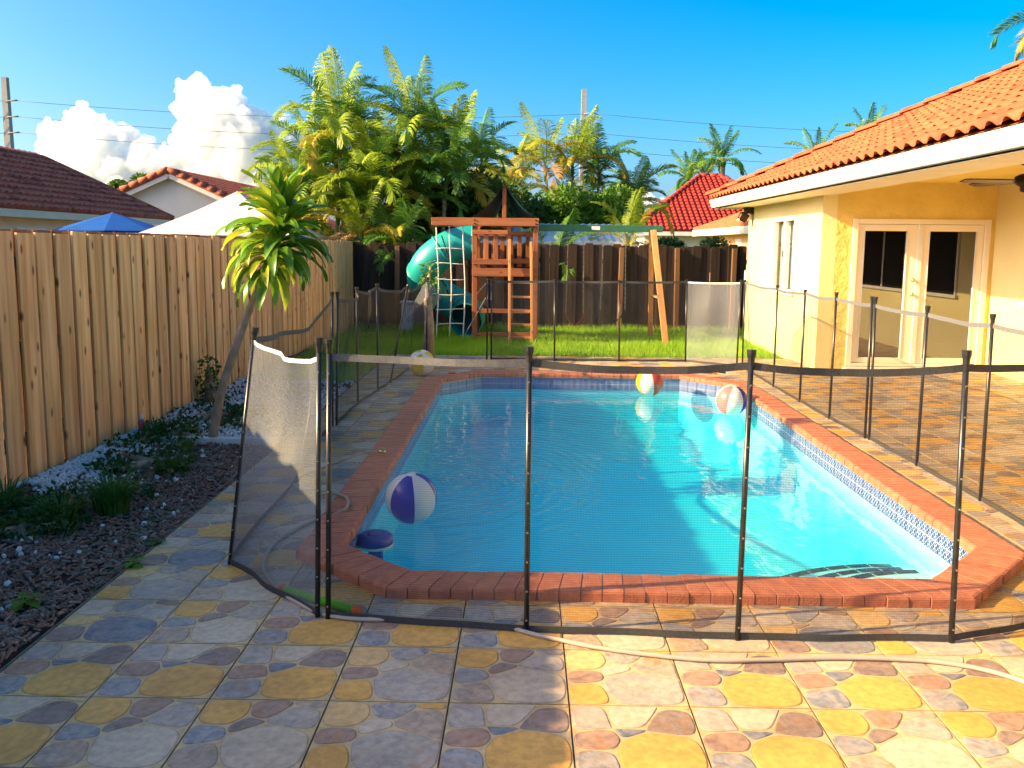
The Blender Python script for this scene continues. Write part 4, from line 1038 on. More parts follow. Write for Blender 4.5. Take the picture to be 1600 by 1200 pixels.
mb = MB(); mb.tube([cw+Vector((.08, 0, .03)), cw+Vector((.2, .02, .015))], .011, 8); mb.obj('nozzle', M['blackplastic'], wg, True)
rt = thing('red_toy', 'tiny red toy on the back left coping', 'toy', (-.93, 11.0, .06))
mb = MB(); mb.box((-.93, 11.0, .072), (.10, .03, .024), Euler((0, 0, .3)).to_matrix(), .008); mb.obj('body', M['red_v'], rt)
# hose
hp = [(1640, 1080, .014), (1560, 1052, .014), (1480, 1036, .014), (1400, 1030, .014), (1300, 1028, .014), (1200, 1031, .014), (1100, 1031, .014), (1000, 1021, .014), (930, 1011, .014), (880, 1001, .014), (830, 990, .014),
      (780, 976, .014), (715, 969, .014), (640, 967, .014), (575, 968, .014), (520, 963, .014), (480, 950, .014), (440, 925, .014), (413, 893, .014), (415, 868, .014), (440, 840, .014), (480, 818, .016), (515, 806, .04), (540, 795, .075), (543, 780, .075), (528, 772, .075), (500, 766, .03), (465, 763, .014), (458, 750, .014), (475, 740, .014), (505, 731, .03), (540, 717, .075), (565, 708, .085), (592, 706, .09)]
hpts = smooth_pts([px(x, y, z) for x, y, z in hp], 5)
hz = thing('garden_hose', 'tan hose snaking across the tiles and over the pool edge', 'hose', (px(1200, 1031).x, px(1200, 1031).y, 0))
mb = MB(); mb.tube(hpts, .0098, 10); mb.obj('hose_tube', M['hose'], hz, True)
e = hpts[-1]; mb = MB(); mb.tube([hpts[-1], hpts[-1]+(hpts[-1]-hpts[-3]).normalized()*.05], .017, 10); mb.obj('nozzle', M['brass'], hz, True)
e2 = hpts[-1]+(hpts[-1]-hpts[-3]).normalized()*.05; j1 = px(662, 742, WATER)
mb = MB(); jp = []
for k in range(13):
    t = k/12; p = e2.lerp(j1, t); p.z = e2.z+(WATER-.01-e2.z)*t*t+.045*t*(1-t)*2; jp.append(p)
mb.tube(jp, [.004+.001*math.sin(k*2.3) for k in range(13)], 8)
tag(mb.obj('water_jet', M['jet'], None, True), 'thin stream of water pouring from the hose into the pool', 'water jet')
orn = thing('garden_ornament', 'small pink garden ornament standing against the pale fence', 'ornament', (-3.38, 7.5, 0))
mb = MB(); mb.lathe([(0, .0), (.03, .005), (.035, .03), (.022, .06), (.028, .08), (.03, .10), (.018, .125), (.0, .13)], (-3.38, 7.5, .02), 16); mb.obj('body', M['pink'], orn, True)
mb = MB(); mb.lathe([(.010, .125), (.02, .14), (.012, .165), (0, .175)], (-3.38, 7.5, .02), 12); mb.obj('top', M['white_v'], orn, True)
ub = MB(); ub.b2(-2.42, -2.2, 16.9, 17.1, -.03, .55, .02); ub.b2(-2.44, -2.18, 16.88, 17.12, .551, .60, .01)
tag(ub.obj('utility_box', M['utilbox']), 'pale blue utility box on the shaded lawn behind the mesh fence', 'utility box')
# ================================================================== PLANTS
def frond_mesh(name, L, a0, a1, nl, ll, m, seed, lw=.026, vee=.5, droop=.5, twist=0.0, curl=1.25):
    """a feather leaf: arching midrib with paired leaflets that fold and droop"""
    rr = random.Random(seed); mb = MB(); ns = 18; P = [Vector((0, 0, 0))]; T = []
    for i in range(ns):
        a = a0+(a1-a0)*((i+.5)/ns)**curl; d = Vector((math.cos(a), twist*math.sin(i/ns*2), math.sin(a))).normalized(); T.append(d); P.append(P[-1]+d*(L/ns))
    T.append(T[-1])
    mb.tube(P, [max(.004, .017*L/2*(1-i/ns*.85)) for i in range(ns+1)], 5, False)
    for k in range(nl):
        t = .16+.84*(k+.5)/nl; f = t*ns; i = min(int(f), ns-1); p = P[i].lerp(P[i+1], f-i); d = T[i]
        sd0 = Vector((0, 1, 0)); up = d.cross(sd0)*-1
        if up.z < 0 and abs(d.z) < .7: up = -up
        l = ll*(.35+.65*math.sin(math.pi*min(1, (t-.05))**.8)) if t < .9 else ll*(.55-(t-.9)*3)
        for s in (-1, 1):
            q = l*rr.uniform(.82, 1.12); dd = (sd0*s*(1-.35*t)+d*(.45+.6*t)+up*(vee+rr.uniform(-.18, .18))).normalized()
            w = lw*rr.uniform(.8, 1.2); wd = d.cross(dd).cross(dd).normalized() if d.cross(dd).length > 1e-4 else d
            wd = (d-dd*d.dot(dd)).normalized()*w/2
            m1 = p+dd*q*.45; d2 = (dd+Vector((0, 0, -droop*rr.uniform(.6, 1.3)))).normalized(); m2 = m1+d2*q*.32
            d3 = (d2+Vector((0, 0, -droop*1.1))).normalized(); e = m2+d3*q*.26
            fold = Vector((0, 0, -w*.25))
            mb.add([p-wd*.4, p+wd*.4, m1+wd+fold, m1-wd, m2+wd*.75, m2-wd*.75+fold, e], [(0, 1, 2, 3), (3, 2, 4, 5), (5, 4, 6)])
    return mb.mesh(name, m)
def fronds(L, ll, nl, mats, seed, lw=.030, kinds=((86, 55), (74, 5), (62, -35), (42, -70), (20, -85)), vee=.45, droop=.5):
    return [frond_mesh('frond', L, R(a), R(b), nl, ll, M[mats[min(i, len(mats)-1)]], seed+i, lw, vee, droop, .08*(i % 3-1)) for i, (a, b) in enumerate(kinds)]
AR = fronds(2.25, .60, 56, ['palm_y', 'palm_g', 'palm_y', 'palm_y', 'palm_o'], 20)
AG = fronds(2.2, .60, 56, ['palm_g', 'palm_g', 'palm_g', 'palm_g', 'palm_o'], 40)
AY = fronds(2.3, .58, 56, ['palm_y', 'palm_y', 'palm_o', 'palm_o', 'palm_b'], 60)
RY = fronds(2.7, .55, 46, ['palm_g', 'palm_y', 'palm_g', 'palm_g', 'palm_g'], 80, .05, ((84, 40), (66, -10), (48, -40), (25, -65), (0, -85)), .2, .8)
def palm(label, base, stems, fset, n=11, seed=0, group='palm trees beyond the back fence', scale=1.0, cat='palm tree', trunk_r=.05, name='palm_tree'):
    """stems: (dx, dy, height, lean x, lean y)"""
    rr = random.Random(seed); root = thing(name, label, cat, base, group)
    for dx, dy, h, lx, ly in stems:
        P = [Vector((base[0]+dx+lx*(t*t), base[1]+dy+ly*(t*t), base[2]+h*t)) for t in [k/8 for k in range(9)]]
        mb = MB(); mb.tube(P, [trunk_r*(1.25-.45*k/8)*(1+.05*(k % 2)) for k in range(9)], 9); mb.obj('trunk', M['palmtrunk'], root, True)
        top = P[-1]; a = rr.uniform(0, 6.28)
        mb = MB(); mb.tube([top-Vector((0, 0, .3*scale)), top, top+Vector((0, 0, .35*scale))], [trunk_r*.8, trunk_r*1.1, trunk_r*.4], 8); mb.obj('crownshaft', M['palm_g'], root, True)
        for k in range(n):
            a += 2.4; age = (k+.5)/n; v = min(4, int(age*4.6+rr.uniform(-.4, .4))) if k else 0; v = max(0, v)
            s = scale*rr.uniform(.8, 1.12)
            T = Matrix.Translation(top+Vector((0, 0, .15*scale*(1-age)))) @ Matrix.Rotation(a+rr.uniform(-.3, .3), 4, 'Z') @ Matrix.Rotation(rr.uniform(-.25, .25), 4, 'X') @ Matrix.Scale(s, 4)
            inst('frond', fset[v], T, root)
    return root
palm('tall golden palm clump whose top frond rises highest against the sky', (-2.75, 20.2, 0), [(0, 0, 4.0, .2, 0), (-.5, .4, 3.3, -.3, 0), (.5, .3, 3.2, .4, 0)], AR, 16, 1, scale=.84)
palm('green palm clump left of the tallest golden palm', (-4.05, 19.6, 0), [(0, 0, 3.9, -.1, 0), (-.5, .2, 3.2, -.2, 0), (.4, -.3, 2.7, .3, -.2)], AR, 16, 2, scale=.82)
palm('yellow green palm clump rising behind the leaning tree', (-4.75, 18.8, 0), [(0, 0, 2.6, -.15, 0), (.5, .3, 2.3, .2, -.2), (-.3, 0, 1.9, -.2, 0)], AR, 16, 3, scale=.66)
palm('low palm with a yellow drooping frond over the back fence corner', (-3.55, 18.5, 0), [(0, 0, 1.75, .1, -.1), (.4, .2, 1.4, .3, -.1)], AY, 10, 4, scale=.62)
palm('green palm with a brown hanging frond above the slide', (-1.9, 19.6, 0), [(0, 0, 2.9, .1, 0), (-.5, .2, 2.4, -.2, -.1)], AG, 15, 5, scale=.78)
palm('slim palm at the right edge of the big palm clump', (-1.25, 21.5, 0), [(0, 0, 3.5, .15, 0)], AG, 10, 6, scale=.66)
palm('short palm half hidden in shade behind the slide', (-2.75, 18.5, 0), [(0, 0, 1.3, .1, -.1)], AG, 11, 7, scale=.7)
palm('golden palm clump rising behind the play tower roof', (.75, 26, 0), [(0, 0, 3.8, -.2, 0), (-.6, .2, 3.1, -.6, 0), (.5, .2, 3.9, .1, 0), (-.9, .1, 2.3, -.5, 0)], AY, 12, 8, scale=.8)
palm('green palm clump right of the golden palm above the swing beam', (2.1, 27, 0), [(0, 0, 3.7, .1, 0), (.6, .3, 2.8, .5, 0), (-.2, -.2, 2.6, -.3, 0)], AG, 13, 9, scale=.8)
palm('small slender palm standing above the pale metal roof', (3.35, 28, 0), [(0, 0, 3.1, .05, 0)], AG, 9, 10, scale=.62)
palm('young palm sprouting above the dark fence by the swing beam', (2.15, 19.2, 0), [(0, 0, 1.7, .05, -.05)], AY, 7, 11, scale=.55)
palm('young palm just behind the back fence beside the tower', (.55, 18.6, 0), [(0, 0, 1.1, .05, -.05)], AG, 8, 12, scale=.62)
palm('tall royal palm rising over the bright red roof', (13.1, 60, 0), [(0, 0, 7.3, .1, 0)], RY, 15, 13, 'royal palms far behind the roofs', 1.0, trunk_r=.2)
palm('second royal palm left of and lower than the tall one', (10.9, 60, 0), [(0, 0, 5.9, 0, 0), (1.2, .5, 6.2, .1, 0)], RY, 14, 14, 'royal palms far behind the roofs', .95, trunk_r=.18)
palm('palm crown at the top right corner above the orange roof', (17.6, 30, 0), [(0, 0, 8.9, 0, 0)], AG, 14, 15, 'royal palms far behind the roofs', 1.05, trunk_r=.15)
palm('palm top just showing over the hip of the orange roof', (15.2, 40, 0), [(0, 0, 6.2, 0, 0)], RY, 11, 16, 'royal palms far behind the roofs', .75, trunk_r=.15)
palm('second palm top peeking over the orange hip further left', (13.6, 42, 0), [(0, 0, 5.6, 0, 0)], RY, 11, 17, 'royal palms far behind the roofs', .7, trunk_r=.15)

def leafy(name, label, cat, base, trunk_h, blobs, n, m, leaf, seed, group=None):
    """trunk with limbs and a crown of separate leaves spread through uneven clumps"""
    rr = random.Random(seed); root = thing(name, label, cat, base, group); bx, by, bz = base
    mb = MB(); mb.tube([(bx, by, bz-.05), (bx+.03, by, bz+trunk_h*.5), (bx, by+.03, bz+trunk_h)], [.09, .075, .06], 9)
    for (x, y, z, r, *_q) in blobs[:7]: mb.tube([(bx, by, bz+trunk_h*.8), ((bx*.6+x*.4), (by*.6+y*.4), bz+(trunk_h+z)*.52), (x, y, z)], [.045, .03, .012], 6)
    mb.obj('trunk', M['bark'], root, True)
    vs = []; fs = []
    tot = sum(b[3]**2 for b in blobs)
    for (x, y, z, r, *q) in blobs:
        zs = q[0] if q else .8
        for k in range(int(n*r*r/tot)):
            u = Vector((rr.gauss(0, 1), rr.gauss(0, 1), rr.gauss(0, 1))).normalized()
            rad = r*(.5+.55*rr.random()**.5)*(1+.35*noise.noise(u*2.2+Vector((x, y, z))))
            c = Vector((x+u.x*rad, y+u.y*rad, z+u.z*rad*zs)); s = leaf*rr.uniform(.6, 1.3)
            d = (u*.6+Vector((rr.gauss(0, .6), rr.gauss(0, .6), rr.gauss(-.25, .5)))).normalized(); sd = d.cross(Vector((rr.gauss(0, 1), rr.gauss(0, 1), 1))).normalized()*s*.3
            nn = d.cross(sd).normalized()*s*.09; k0 = len(vs)
            vs.extend([c, c+d*s*.5+sd, c+d*s*.5+nn, c+d*s*.5-sd, c+d*s])
            fs.extend([(k0, k0+1, k0+2), (k0, k0+2, k0+3), (k0+1, k0+4, k0+2), (k0+2, k0+4, k0+3)])
    mb = MB(); mb.v = vs; mb.f = fs; mb.m = [0]*len(fs)
    mb.obj('crown', M[m], root); return root
def cl(cx_, cy_, cz, rx, ry, rz, n, r0, r1, seed):
    rr = random.Random(seed); return [(cx_+rr.uniform(-rx, rx), cy_+rr.uniform(-ry, ry), cz+rr.uniform(-rz, rz), rr.uniform(r0, r1)) for _ in range(n)]
leafy('shade_tree', 'dark dense tree filling the gap behind the palm clump', 'tree', (-3.4, 21.8, 0), 1.6, cl(-3.3, 21.8, 2.3, 1.5, .7, 1.3, 13, .6, 1.0, 1), 9000, 'leaf_d', .16, 1, 'trees behind the palms')
leafy('shade_tree', 'dark leafy tree directly above the teal slide', 'tree', (-1.9, 21.0, 0), 1.5, cl(-1.9, 21, 2.0, .9, .6, 1.0, 10, .5, .8, 2), 7000, 'leaf_d', .15, 2, 'trees behind the palms')
leafy('shade_tree', 'mid green leafy tree left of the tower canopy', 'tree', (-1.0, 20.6, 0), 1.6, cl(-1.05, 20.6, 2.35, .65, .5, .75, 9, .35, .6, 3), 6500, 'leaf_m', .14, 3, 'trees behind the palms')
leafy('round_bush', 'bright green rounded bush above the swing beam', 'bush', (1.75, 23, 0), 1.2, cl(1.75, 23, 2.3, .75, .4, .55, 10, .35, .6, 4), 8000, 'leaf_l', .15, 4)
leafy('shade_tree', 'green bushes behind the tower canopy', 'bush', (-.1, 23, 0), 1.2, cl(-.05, 23, 2.0, .6, .4, .8, 8, .35, .6, 5), 5000, 'leaf_m', .14, 5, 'trees behind the palms')
leafy('hedge_bush', 'dark green hedge showing over the fence right of the swing leg', 'bush', (4.1, 22, 0), .8, cl(4.2, 22, 1.4, .9, .3, .35, 8, .3, .45, 6), 5000, 'leaf_d', .12, 6)
leafy('far_tree', 'small green tree between the dark red roof and the gable', 'tree', (-20.3, 45, 0), 2.2, cl(-20.3, 45, 4.2, .9, .6, .6, 10, .4, .65, 7), 6000, 'leaf_m', .24, 7)
leafy('shade_tree', 'tree mass at the left end of the palm clump behind the fence', 'tree', (-4.9, 20.8, 0), 1.2, cl(-4.8, 20.8, 1.5, .8, .5, .7, 9, .45, .7, 8), 6000, 'leaf_m', .15, 8, 'trees behind the palms')

# leaning dracaena in the bed
drc = thing('dracaena_tree', 'leaning slim trunk tree with a tuft of broad strap leaves in the bed', 'tree', (-2.67, 7.25, 0))
tp = smooth_pts([(-2.67, 7.25, -.03), (-2.63, 7.26, .2), (-2.56, 7.27, .5), (-2.42, 7.29, .9), (-2.30, 7.30, 1.2), (-2.17, 7.31, 1.45), (-2.08, 7.32, 1.70), (-2.02, 7.33, 1.88)], 5)
mb = MB(); mb.tube(tp, [.042-.020*k/len(tp)+.003*(k % 2) for k in range(len(tp))], 10); mb.obj('trunk', M['bark'], drc, True)
def strap(L, W, a0, a1, m, seed):
    rr = random.Random(seed); ns = 12; p = Vector((0, 0, 0)); vs = []
    for i in range(ns+1):
        t = i/ns; a = a0+(a1-a0)*t**1.2; d = Vector((math.cos(a), 0, math.sin(a))); up = Vector((-math.sin(a), 0, math.cos(a)))
        w = W*(math.sin(math.pi*min(.999, (t*.93+.06)))**.75)*(.42 if t < .08 else 1); wv = .012*math.sin(t*9+seed)
        vs += [p+Vector((0, -w/2, 0))+up*(w*.22+wv), p+Vector((0, 0, 0)), p+Vector((0, w/2, 0))+up*(w*.22-wv)]
        p = p+d*L/ns
    mb = MB(); mb.add(vs, [f for i in range(ns) for f in ((3*i, 3*i+1, 3*i+4, 3*i+3), (3*i+1, 3*i+2, 3*i+5, 3*i+4))])
    return mb.mesh('leaf', M[m], True)
LV = [[strap(.56, .105, R(a), R(b), m, i*3+j) for j, m in enumerate(('drac', 'drac', 'drac_sunlit'))] for i, (a, b) in enumerate(((84, 40), (66, -5), (48, -45), (28, -75), (5, -85), (-25, -88)))]
a = 0; NL = 128
for k in range(NL):
    a += 2.39996; t = k/NL; f = 1-t*.25; idx = int(f*(len(tp)-1)); p = tp[idx]
    v = min(5, int(t*5.6+rng.uniform(-.4, .5))); v = max(0, v)
    sunny = math.cos(a-math.pi) > .1 and t < .95  # leaves facing the sun mostly take the painted sunlit colour
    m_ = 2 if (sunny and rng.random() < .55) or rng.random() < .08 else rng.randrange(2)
    s = rng.uniform(.70, 1.06)*(1.0 if t < .8 else .8)
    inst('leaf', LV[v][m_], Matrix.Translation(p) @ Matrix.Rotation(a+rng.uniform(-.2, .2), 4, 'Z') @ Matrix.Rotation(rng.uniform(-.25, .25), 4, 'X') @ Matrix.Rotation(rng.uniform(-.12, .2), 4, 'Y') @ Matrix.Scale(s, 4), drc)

# tufts and weeds in the bed
def tuft(label, x, y, n, h, sp, m='grass2', w=.011, group='strappy tufts in the bed'):
    mb = MB(); z0 = bedz(x, y)-.01
    for k in range(n):
        a = rng.uniform(0, 6.28); r = sp*rng.random()**.6; bx, by = x+math.cos(a)*r*.35, y+math.sin(a)*r*.35; hh = h*rng.uniform(.55, 1.1); out = rng.uniform(.25, .95)*hh
        P = [Vector((bx+math.cos(a)*out*t**1.7, by+math.sin(a)*out*t**1.7, z0+hh*(t*1.25-.45*t*t*t))) for t in (0, .35, .7, 1)]
        sd = Vector((-math.sin(a), math.cos(a), 0))*w/2
        mb.add([P[0]-sd, P[0]+sd, P[1]-sd, P[1]+sd, P[2]-sd*.8, P[2]+sd*.8, P[3]], [(0, 1, 3, 2), (2, 3, 5, 4), (4, 5, 6)])
    return tag(mb.obj('grass_tuft', M[m]), label, 'plant', group)
tuft('large strappy green tuft in the mulch nearest the viewer', px(175, 800).x, px(175, 800).y, 170, .30, .30)
tuft('dark low tuft left of the large strappy tuft', px(95, 815).x, px(95, 815).y, 130, .20, .34)
tuft('low dark tuft in the pebbles mid bed', px(268, 735).x, px(268, 735).y, 130, .14, .32)
tuft('small tuft among the pebbles by the pink ornament', px(245, 690).x, px(245, 690).y, 70, .25, .2)
tuft('grassy tuft at the foot of the fence at the frame edge', px(10, 800).x, px(10, 800).y, 80, .22, .25)
tuft('thin tuft in front of the white edging strip', px(290, 705).x, px(290, 705).y, 60, .16, .25)
def weed(label, x, y, n, s, h, m='leaf_m'):
    z0 = bedz(x, y); root = thing('weed', label, 'plant', (x, y, z0), 'broad leafed weeds in the bed')
    for k in range(n):
        a = k*2.4+rng.uniform(-.3, .3); t = k/n; hh = h*(1-.5*t); L = s*rng.uniform(.8, 1.15); c = Vector((x, y, z0+hh*.6)); d = Vector((math.cos(a), math.sin(a), .35-.5*t)).normalized(); sd = Vector((-math.sin(a), math.cos(a), 0))*L*.28
        P = [c, c+d*L*.35+sd, c+d*L*.4-Vector((0, 0, L*.06)), c+d*L*.35-sd, c+d*L*.75+sd*.8-Vector((0, 0, L*.12)), c+d*L*.75-Vector((0, 0, L*.18)), c+d*L*.75-sd*.8-Vector((0, 0, L*.12)), c+d*L-Vector((0, 0, L*.3))]
        mb = MB(); mb.add(P, [(0, 1, 2), (0, 2, 3), (1, 4, 5, 2), (2, 5, 6, 3), (4, 7, 5), (5, 7, 6)]); mb.obj('leaf', M[m], root, True)
    mb = MB(); mb.tube([(x, y, z0-.02), (x, y, z0+h*.6)], .004, 6); mb.obj('stem', M['leaf_m'], root)
weed('broad leafed weed in the mulch at the lower left', px(40, 950).x, px(40, 950).y, 8, .10, .10, 'leaf_l')
weed('small weed beside the patio edge in the mulch', px(208, 885).x, px(208, 885).y, 8, .08, .09, 'leaf_l')
weed('tiny weed at the mulch edge higher up the bed', px(245, 850).x, px(245, 850).y, 7, .06, .06)
leafy('small_shrub', 'small shrub growing against the fence behind the pebbles', 'shrub', (-3.36, 9.1, 0), .25, [(-3.36, 9.1, .22, .13), (-3.33, 9.05, .42, .1), (-3.3, 9.1, .1, .14)], 260, 'leaf_m', .06, 9)
leafy('small_shrub', 'climbing shoots at the loose corner of the far mesh fence', 'shrub', (-1.47, 13.05, 0), .9, [(-1.47, 13.05, 1.2, .12), (-1.42, 13.05, 1.38, .1), (-1.36, 13.05, 1.05, .08)], 90, 'leaf_l', .08, 10)

def cover(label, u, v, seed, rx=.28, ry=.3):
    p = px(u, v); rr = random.Random(seed)
    leafy('ground_cover', label, 'plant', (p.x, p.y, bedz(p.x, p.y)-.02), .05, [(p.x+rr.uniform(-rx, rx), p.y+rr.uniform(-ry, ry), bedz(p.x, p.y)+rr.uniform(.02, .07), rr.uniform(.09, .15), .5) for _ in range(9)], 900, 'leaf_d', .045, seed, 'low green plants in the bed')
cover('low green plants beside the large strappy tuft at the pebble edge', 130, 790, 31)
cover('low green plants between pebbles and mulch in mid bed', 235, 728, 32)
cover('low green plants by the fence foot at the left frame edge', 35, 835, 33)
cover('low green plants around the pink ornament by the fence', 262, 688, 34, .3, .35)
cover('low green plants behind the white edging strip', 330, 655, 35, .4, .4)

# ================================================================== NEIGHBOURING HOUSES
def tiled(mb, o, u, v, poly, w, l, h, lift):
    """rows of barrel tiles on a sloping plane: o corner, u along the eave, v up the slope, poly in (u, v)"""
    o, u, v = Vector(o), Vector(u).normalized(), Vector(v).normalized(); nn = u.cross(v)
    if nn.z < 0: nn = -nn
    us = [p[0] for p in poly]; vsx = [p[1] for p in poly]
    def inside(a, b):
        c = False; j = len(poly)-1
        for i in range(len(poly)):
            if (poly[i][1] > b) != (poly[j][1] > b) and a < (poly[j][0]-poly[i][0])*(b-poly[i][1])/(poly[j][1]-poly[i][1])+poly[i][0]: c = not c
            j = i
        return c
    b = min(vsx)+.01
    while b < max(vsx):
        a = min(us)+w/2
        while a < max(us):
            if inside(a, b+l*.3):
                T = lambda x, y, z: o+u*(a+x)+v*(b+y)+nn*z
                pr = [(-w/2, 0), (-w*.32, h*.55), (0, h), (w*.32, h*.55), (w/2, 0)]
                mb.add([T(x, 0, z+lift) for x, z in pr]+[T(x, l*1.12, z+.004) for x, z in pr]+[T(x, 0, 0) for x, z in pr], [(i, i+1, 6+i, 5+i) for i in range(4)]+[(10+i, 11+i, i+1, i) for i in range(4)])
            a += w
        b += l
def sp_(x0, z0): return None
# left: long house with dark red hip roof (eave along the yard, far end hipped)
nh = thing('red_roof_house', 'cream house with a dark red tiled hip roof behind the left fence', 'house', (-15.3, 22, 0))
ex, yf, ez, hw, pt = -12.5, 31.0, 2.48, 2.9, .62; yn = 8.0
part('wall', M['creamwall'], lambda b: b.b2(ex-2*hw+.5, ex-.5, yn, yf-.5, -.1, ez-.02), nh)
part('fascia', M['creamwall'], lambda b: b.b2(ex-.06, ex-.02, yn-.3, yf, ez-.20, ez-.01), nh)
rf = part('roof', M['terra_dk'], lambda b: (b.add([(ex, yn-.3, ez), (ex, yf, ez), (ex-hw, yf-hw, ez+hw*pt), (ex-hw, yn-.3, ez+hw*pt)], [(0, 1, 2, 3)]), b.add([(ex, yf, ez), (ex-2*hw, yf, ez), (ex-hw, yf-hw, ez+hw*pt)], [(0, 1, 2)]),
     b.add([(ex-2*hw, yn-.3, ez), (ex-2*hw, yf, ez), (ex-hw, yf-hw, ez+hw*pt), (ex-hw, yn-.3, ez+hw*pt)], [(0, 3, 2, 1)])), nh)
sl3 = math.hypot(hw, hw*pt); mb = MB(); tiled(mb, (ex, 17.0, ez+.005), (0, 1, 0), (-1, 0, pt), [(0, 0), (yf-17, 0), (yf-17-hw, sl3), (0, sl3)], .30, .33, .075, .065)
stuff(mb.obj('roof_tiling', M['terra_dk'], rf))
mb = MB(); mb.tube([(ex-hw, 8, ez+hw*pt+.03), (ex-hw, yf-hw, ez+hw*pt+.03), (ex, yf, ez+.05)], .11, 8); mb.obj('ridge_cap', M['terra_dk'], rf, True)
mb = MB(); mb.b2(-14.35, -14.15, 23.4, 23.65, 3.4, 3.72, .02); mb.obj('roof_vent', M['concrete'], rf)
part('window', M['trim'], lambda b: b.b2(ex-.52, ex-.47, 22.2, 23.6, 1.2, 2.05), nh)
# gable house
gh = thing('gable_house', 'pale gable end house with a dark red tiled roof beyond the tents', 'house', (-13.6, 38, 0))
gx, gy, gz, gw, gp = -13.7, 34.0, 4.42, 4.6, .44
part('gable_wall', M['greywall'], lambda b: (b.add([(gx-gw, gy, -.1), (gx+gw, gy, -.1), (gx+gw, gy, gz-gw*gp-.12), (gx, gy, gz-.12), (gx-gw, gy, gz-gw*gp-.12)], [(0, 1, 2, 3, 4)]), b.b2(gx+gw-.2, gx+gw, gy+.01, gy+12, -.1, gz-gw*gp-.15)), gh)
grf = part('roof', M['terra_dk'], lambda b: [b.add([(gx, gy-.35, gz), (gx, gy+12, gz), (gx+s*(gw+.5), gy+12, gz-(gw+.5)*gp), (gx+s*(gw+.5), gy-.35, gz-(gw+.5)*gp), (gx, gy-.35, gz-.1), (gx, gy+12, gz-.1), (gx+s*(gw+.5), gy+12, gz-.1-(gw+.5)*gp), (gx+s*(gw+.5), gy-.35, gz-.1-(gw+.5)*gp)], [(0, 1, 2, 3), (7, 6, 5, 4), (0, 3, 7, 4), (3, 2, 6, 7)]) for s in (-1, 1)], gh)
mb = MB(); q = math.hypot(gw+.5, (gw+.5)*gp); tiled(mb, (gx+gw+.5, gy-.35, gz-(gw+.5)*gp+.005), (0, 1, 0), (-1, 0, gp), [(0, 0), (12, 0), (12, q), (0, q)], .32, .30, .08, .04); stuff(mb.obj('roof_tiling', M['terra_dk'], grf))
for s in (-1, 1):
    mb = MB(); k = 0
    for k in range(15):
        d = k*.36; T = Vector((gx+s*d, gy-.33, gz-d*gp+.03)); T2 = Vector((gx+s*(d+.40), gy-.33, gz-(d+.40)*gp+.07)); mb.tube([T, T2], [.10, .13], 8)
    mb.obj('verge_tiles', M['terra_dk'], grf, True)
part('barge_board', M['greywall'], lambda b: [b.bar((gx, gy-.30, gz-.2), (gx+s*gw, gy-.30, gz-.2-gw*gp), .05, .16) for s in (-1, 1)], gh)
# behind: bright red hip roof
rh = thing('bright_red_roof_house', 'house with a bright red tiled hip roof behind the swing beam', 'house', (10, 47, 0))
ey, e0, e1, ez2, rx0, rx1, ry, rz = 42.0, 5.05, 14.6, 2.42, 9.35, 10.4, 48.0, 5.45
part('wall', M['creamwall'], lambda b: b.b2(e0+.7, e1-.7, ey+.6, 53, -.1, ez2-.02), rh)
part('fascia', M['trim'], lambda b: b.b2(e0, e1, ey-.02, ey+.03, ez2-.2, ez2-.01), rh)
rr_ = part('roof', M['terra_red'], lambda b: (b.add([(e0, ey, ez2), (e1, ey, ez2), (rx1, ry, rz), (rx0, ry, rz)], [(0, 1, 2, 3)]), b.add([(e0, ey, ez2), (rx0, ry, rz), (e0, 54, ez2)], [(0, 1, 2)]), b.add([(e1, ey, ez2), (e1, 54, ez2), (rx1, ry, rz)], [(0, 1, 2)]), b.add([(e0, 54, ez2), (rx0, ry, rz), (rx1, ry, rz), (e1, 54, ez2)], [(0, 1, 2, 3)])), rh)
sl4 = math.hypot(ry-ey, rz-ez2); mb = MB(); tiled(mb, (e0, ey, ez2+.01), (1, 0, 0), (0, ry-ey, rz-ez2), [(0, 0), (e1-e0, 0), (rx1-e0, sl4), (rx0-e0, sl4)], .27, .36, .09, .06); stuff(mb.obj('roof_tiling', M['terra_red'], rr_))
for a_, b_ in (((e0, ey, ez2+.05), (rx0, ry, rz+.05)), ((rx0, ry, rz+.05), (rx1, ry, rz+.05)), ((rx1, ry, rz+.05), (e1, ey, ez2+.05))):
    mb = MB(); A_, B_ = Vector(a_), Vector(b_); nn_ = max(2, int((B_-A_).length/.42))
    for k in range(nn_): mb.tube([A_.lerp(B_, k/nn_), A_.lerp(B_, (k+1.06)/nn_)], [.17, .13], 8)
    mb.obj('hip_tiles', M['terra_red'], rr_, True)
# behind right: tan house with orange roof
th_ = thing('tan_house', 'tan stucco house with pale orange roof beyond the back fence at right', 'house', (10, 30, 0))
tx, tyf, tz = 7.0, 37.0, 2.30
part('wall', M['tanwall'], lambda b: b.b2(tx+.6, 13, 22, tyf-.6, -.1, tz), th_)
part('fascia', M['creamwall'], lambda b: b.b2(tx-.03, tx+.02, 21.5, tyf, tz-.16, tz+.08), th_)
part('soffit', M['creamwall'], lambda b: b.b2(tx+.02, tx+.6, 21.5, tyf, tz-.15, tz-.12), th_)
trf = part('roof', M['terra_or'], lambda b: (b.add([(tx, 21.5, tz+.09), (tx, tyf, tz+.09), (tx+3.2, tyf-3.2, tz+1.35), (tx+3.2, 21.5, tz+1.35)], [(0, 3, 2, 1)]), b.add([(tx, tyf, tz+.09), (tx+6.4, tyf, tz+.09), (tx+3.2, tyf-3.2, tz+1.35)], [(0, 2, 1)])), th_)
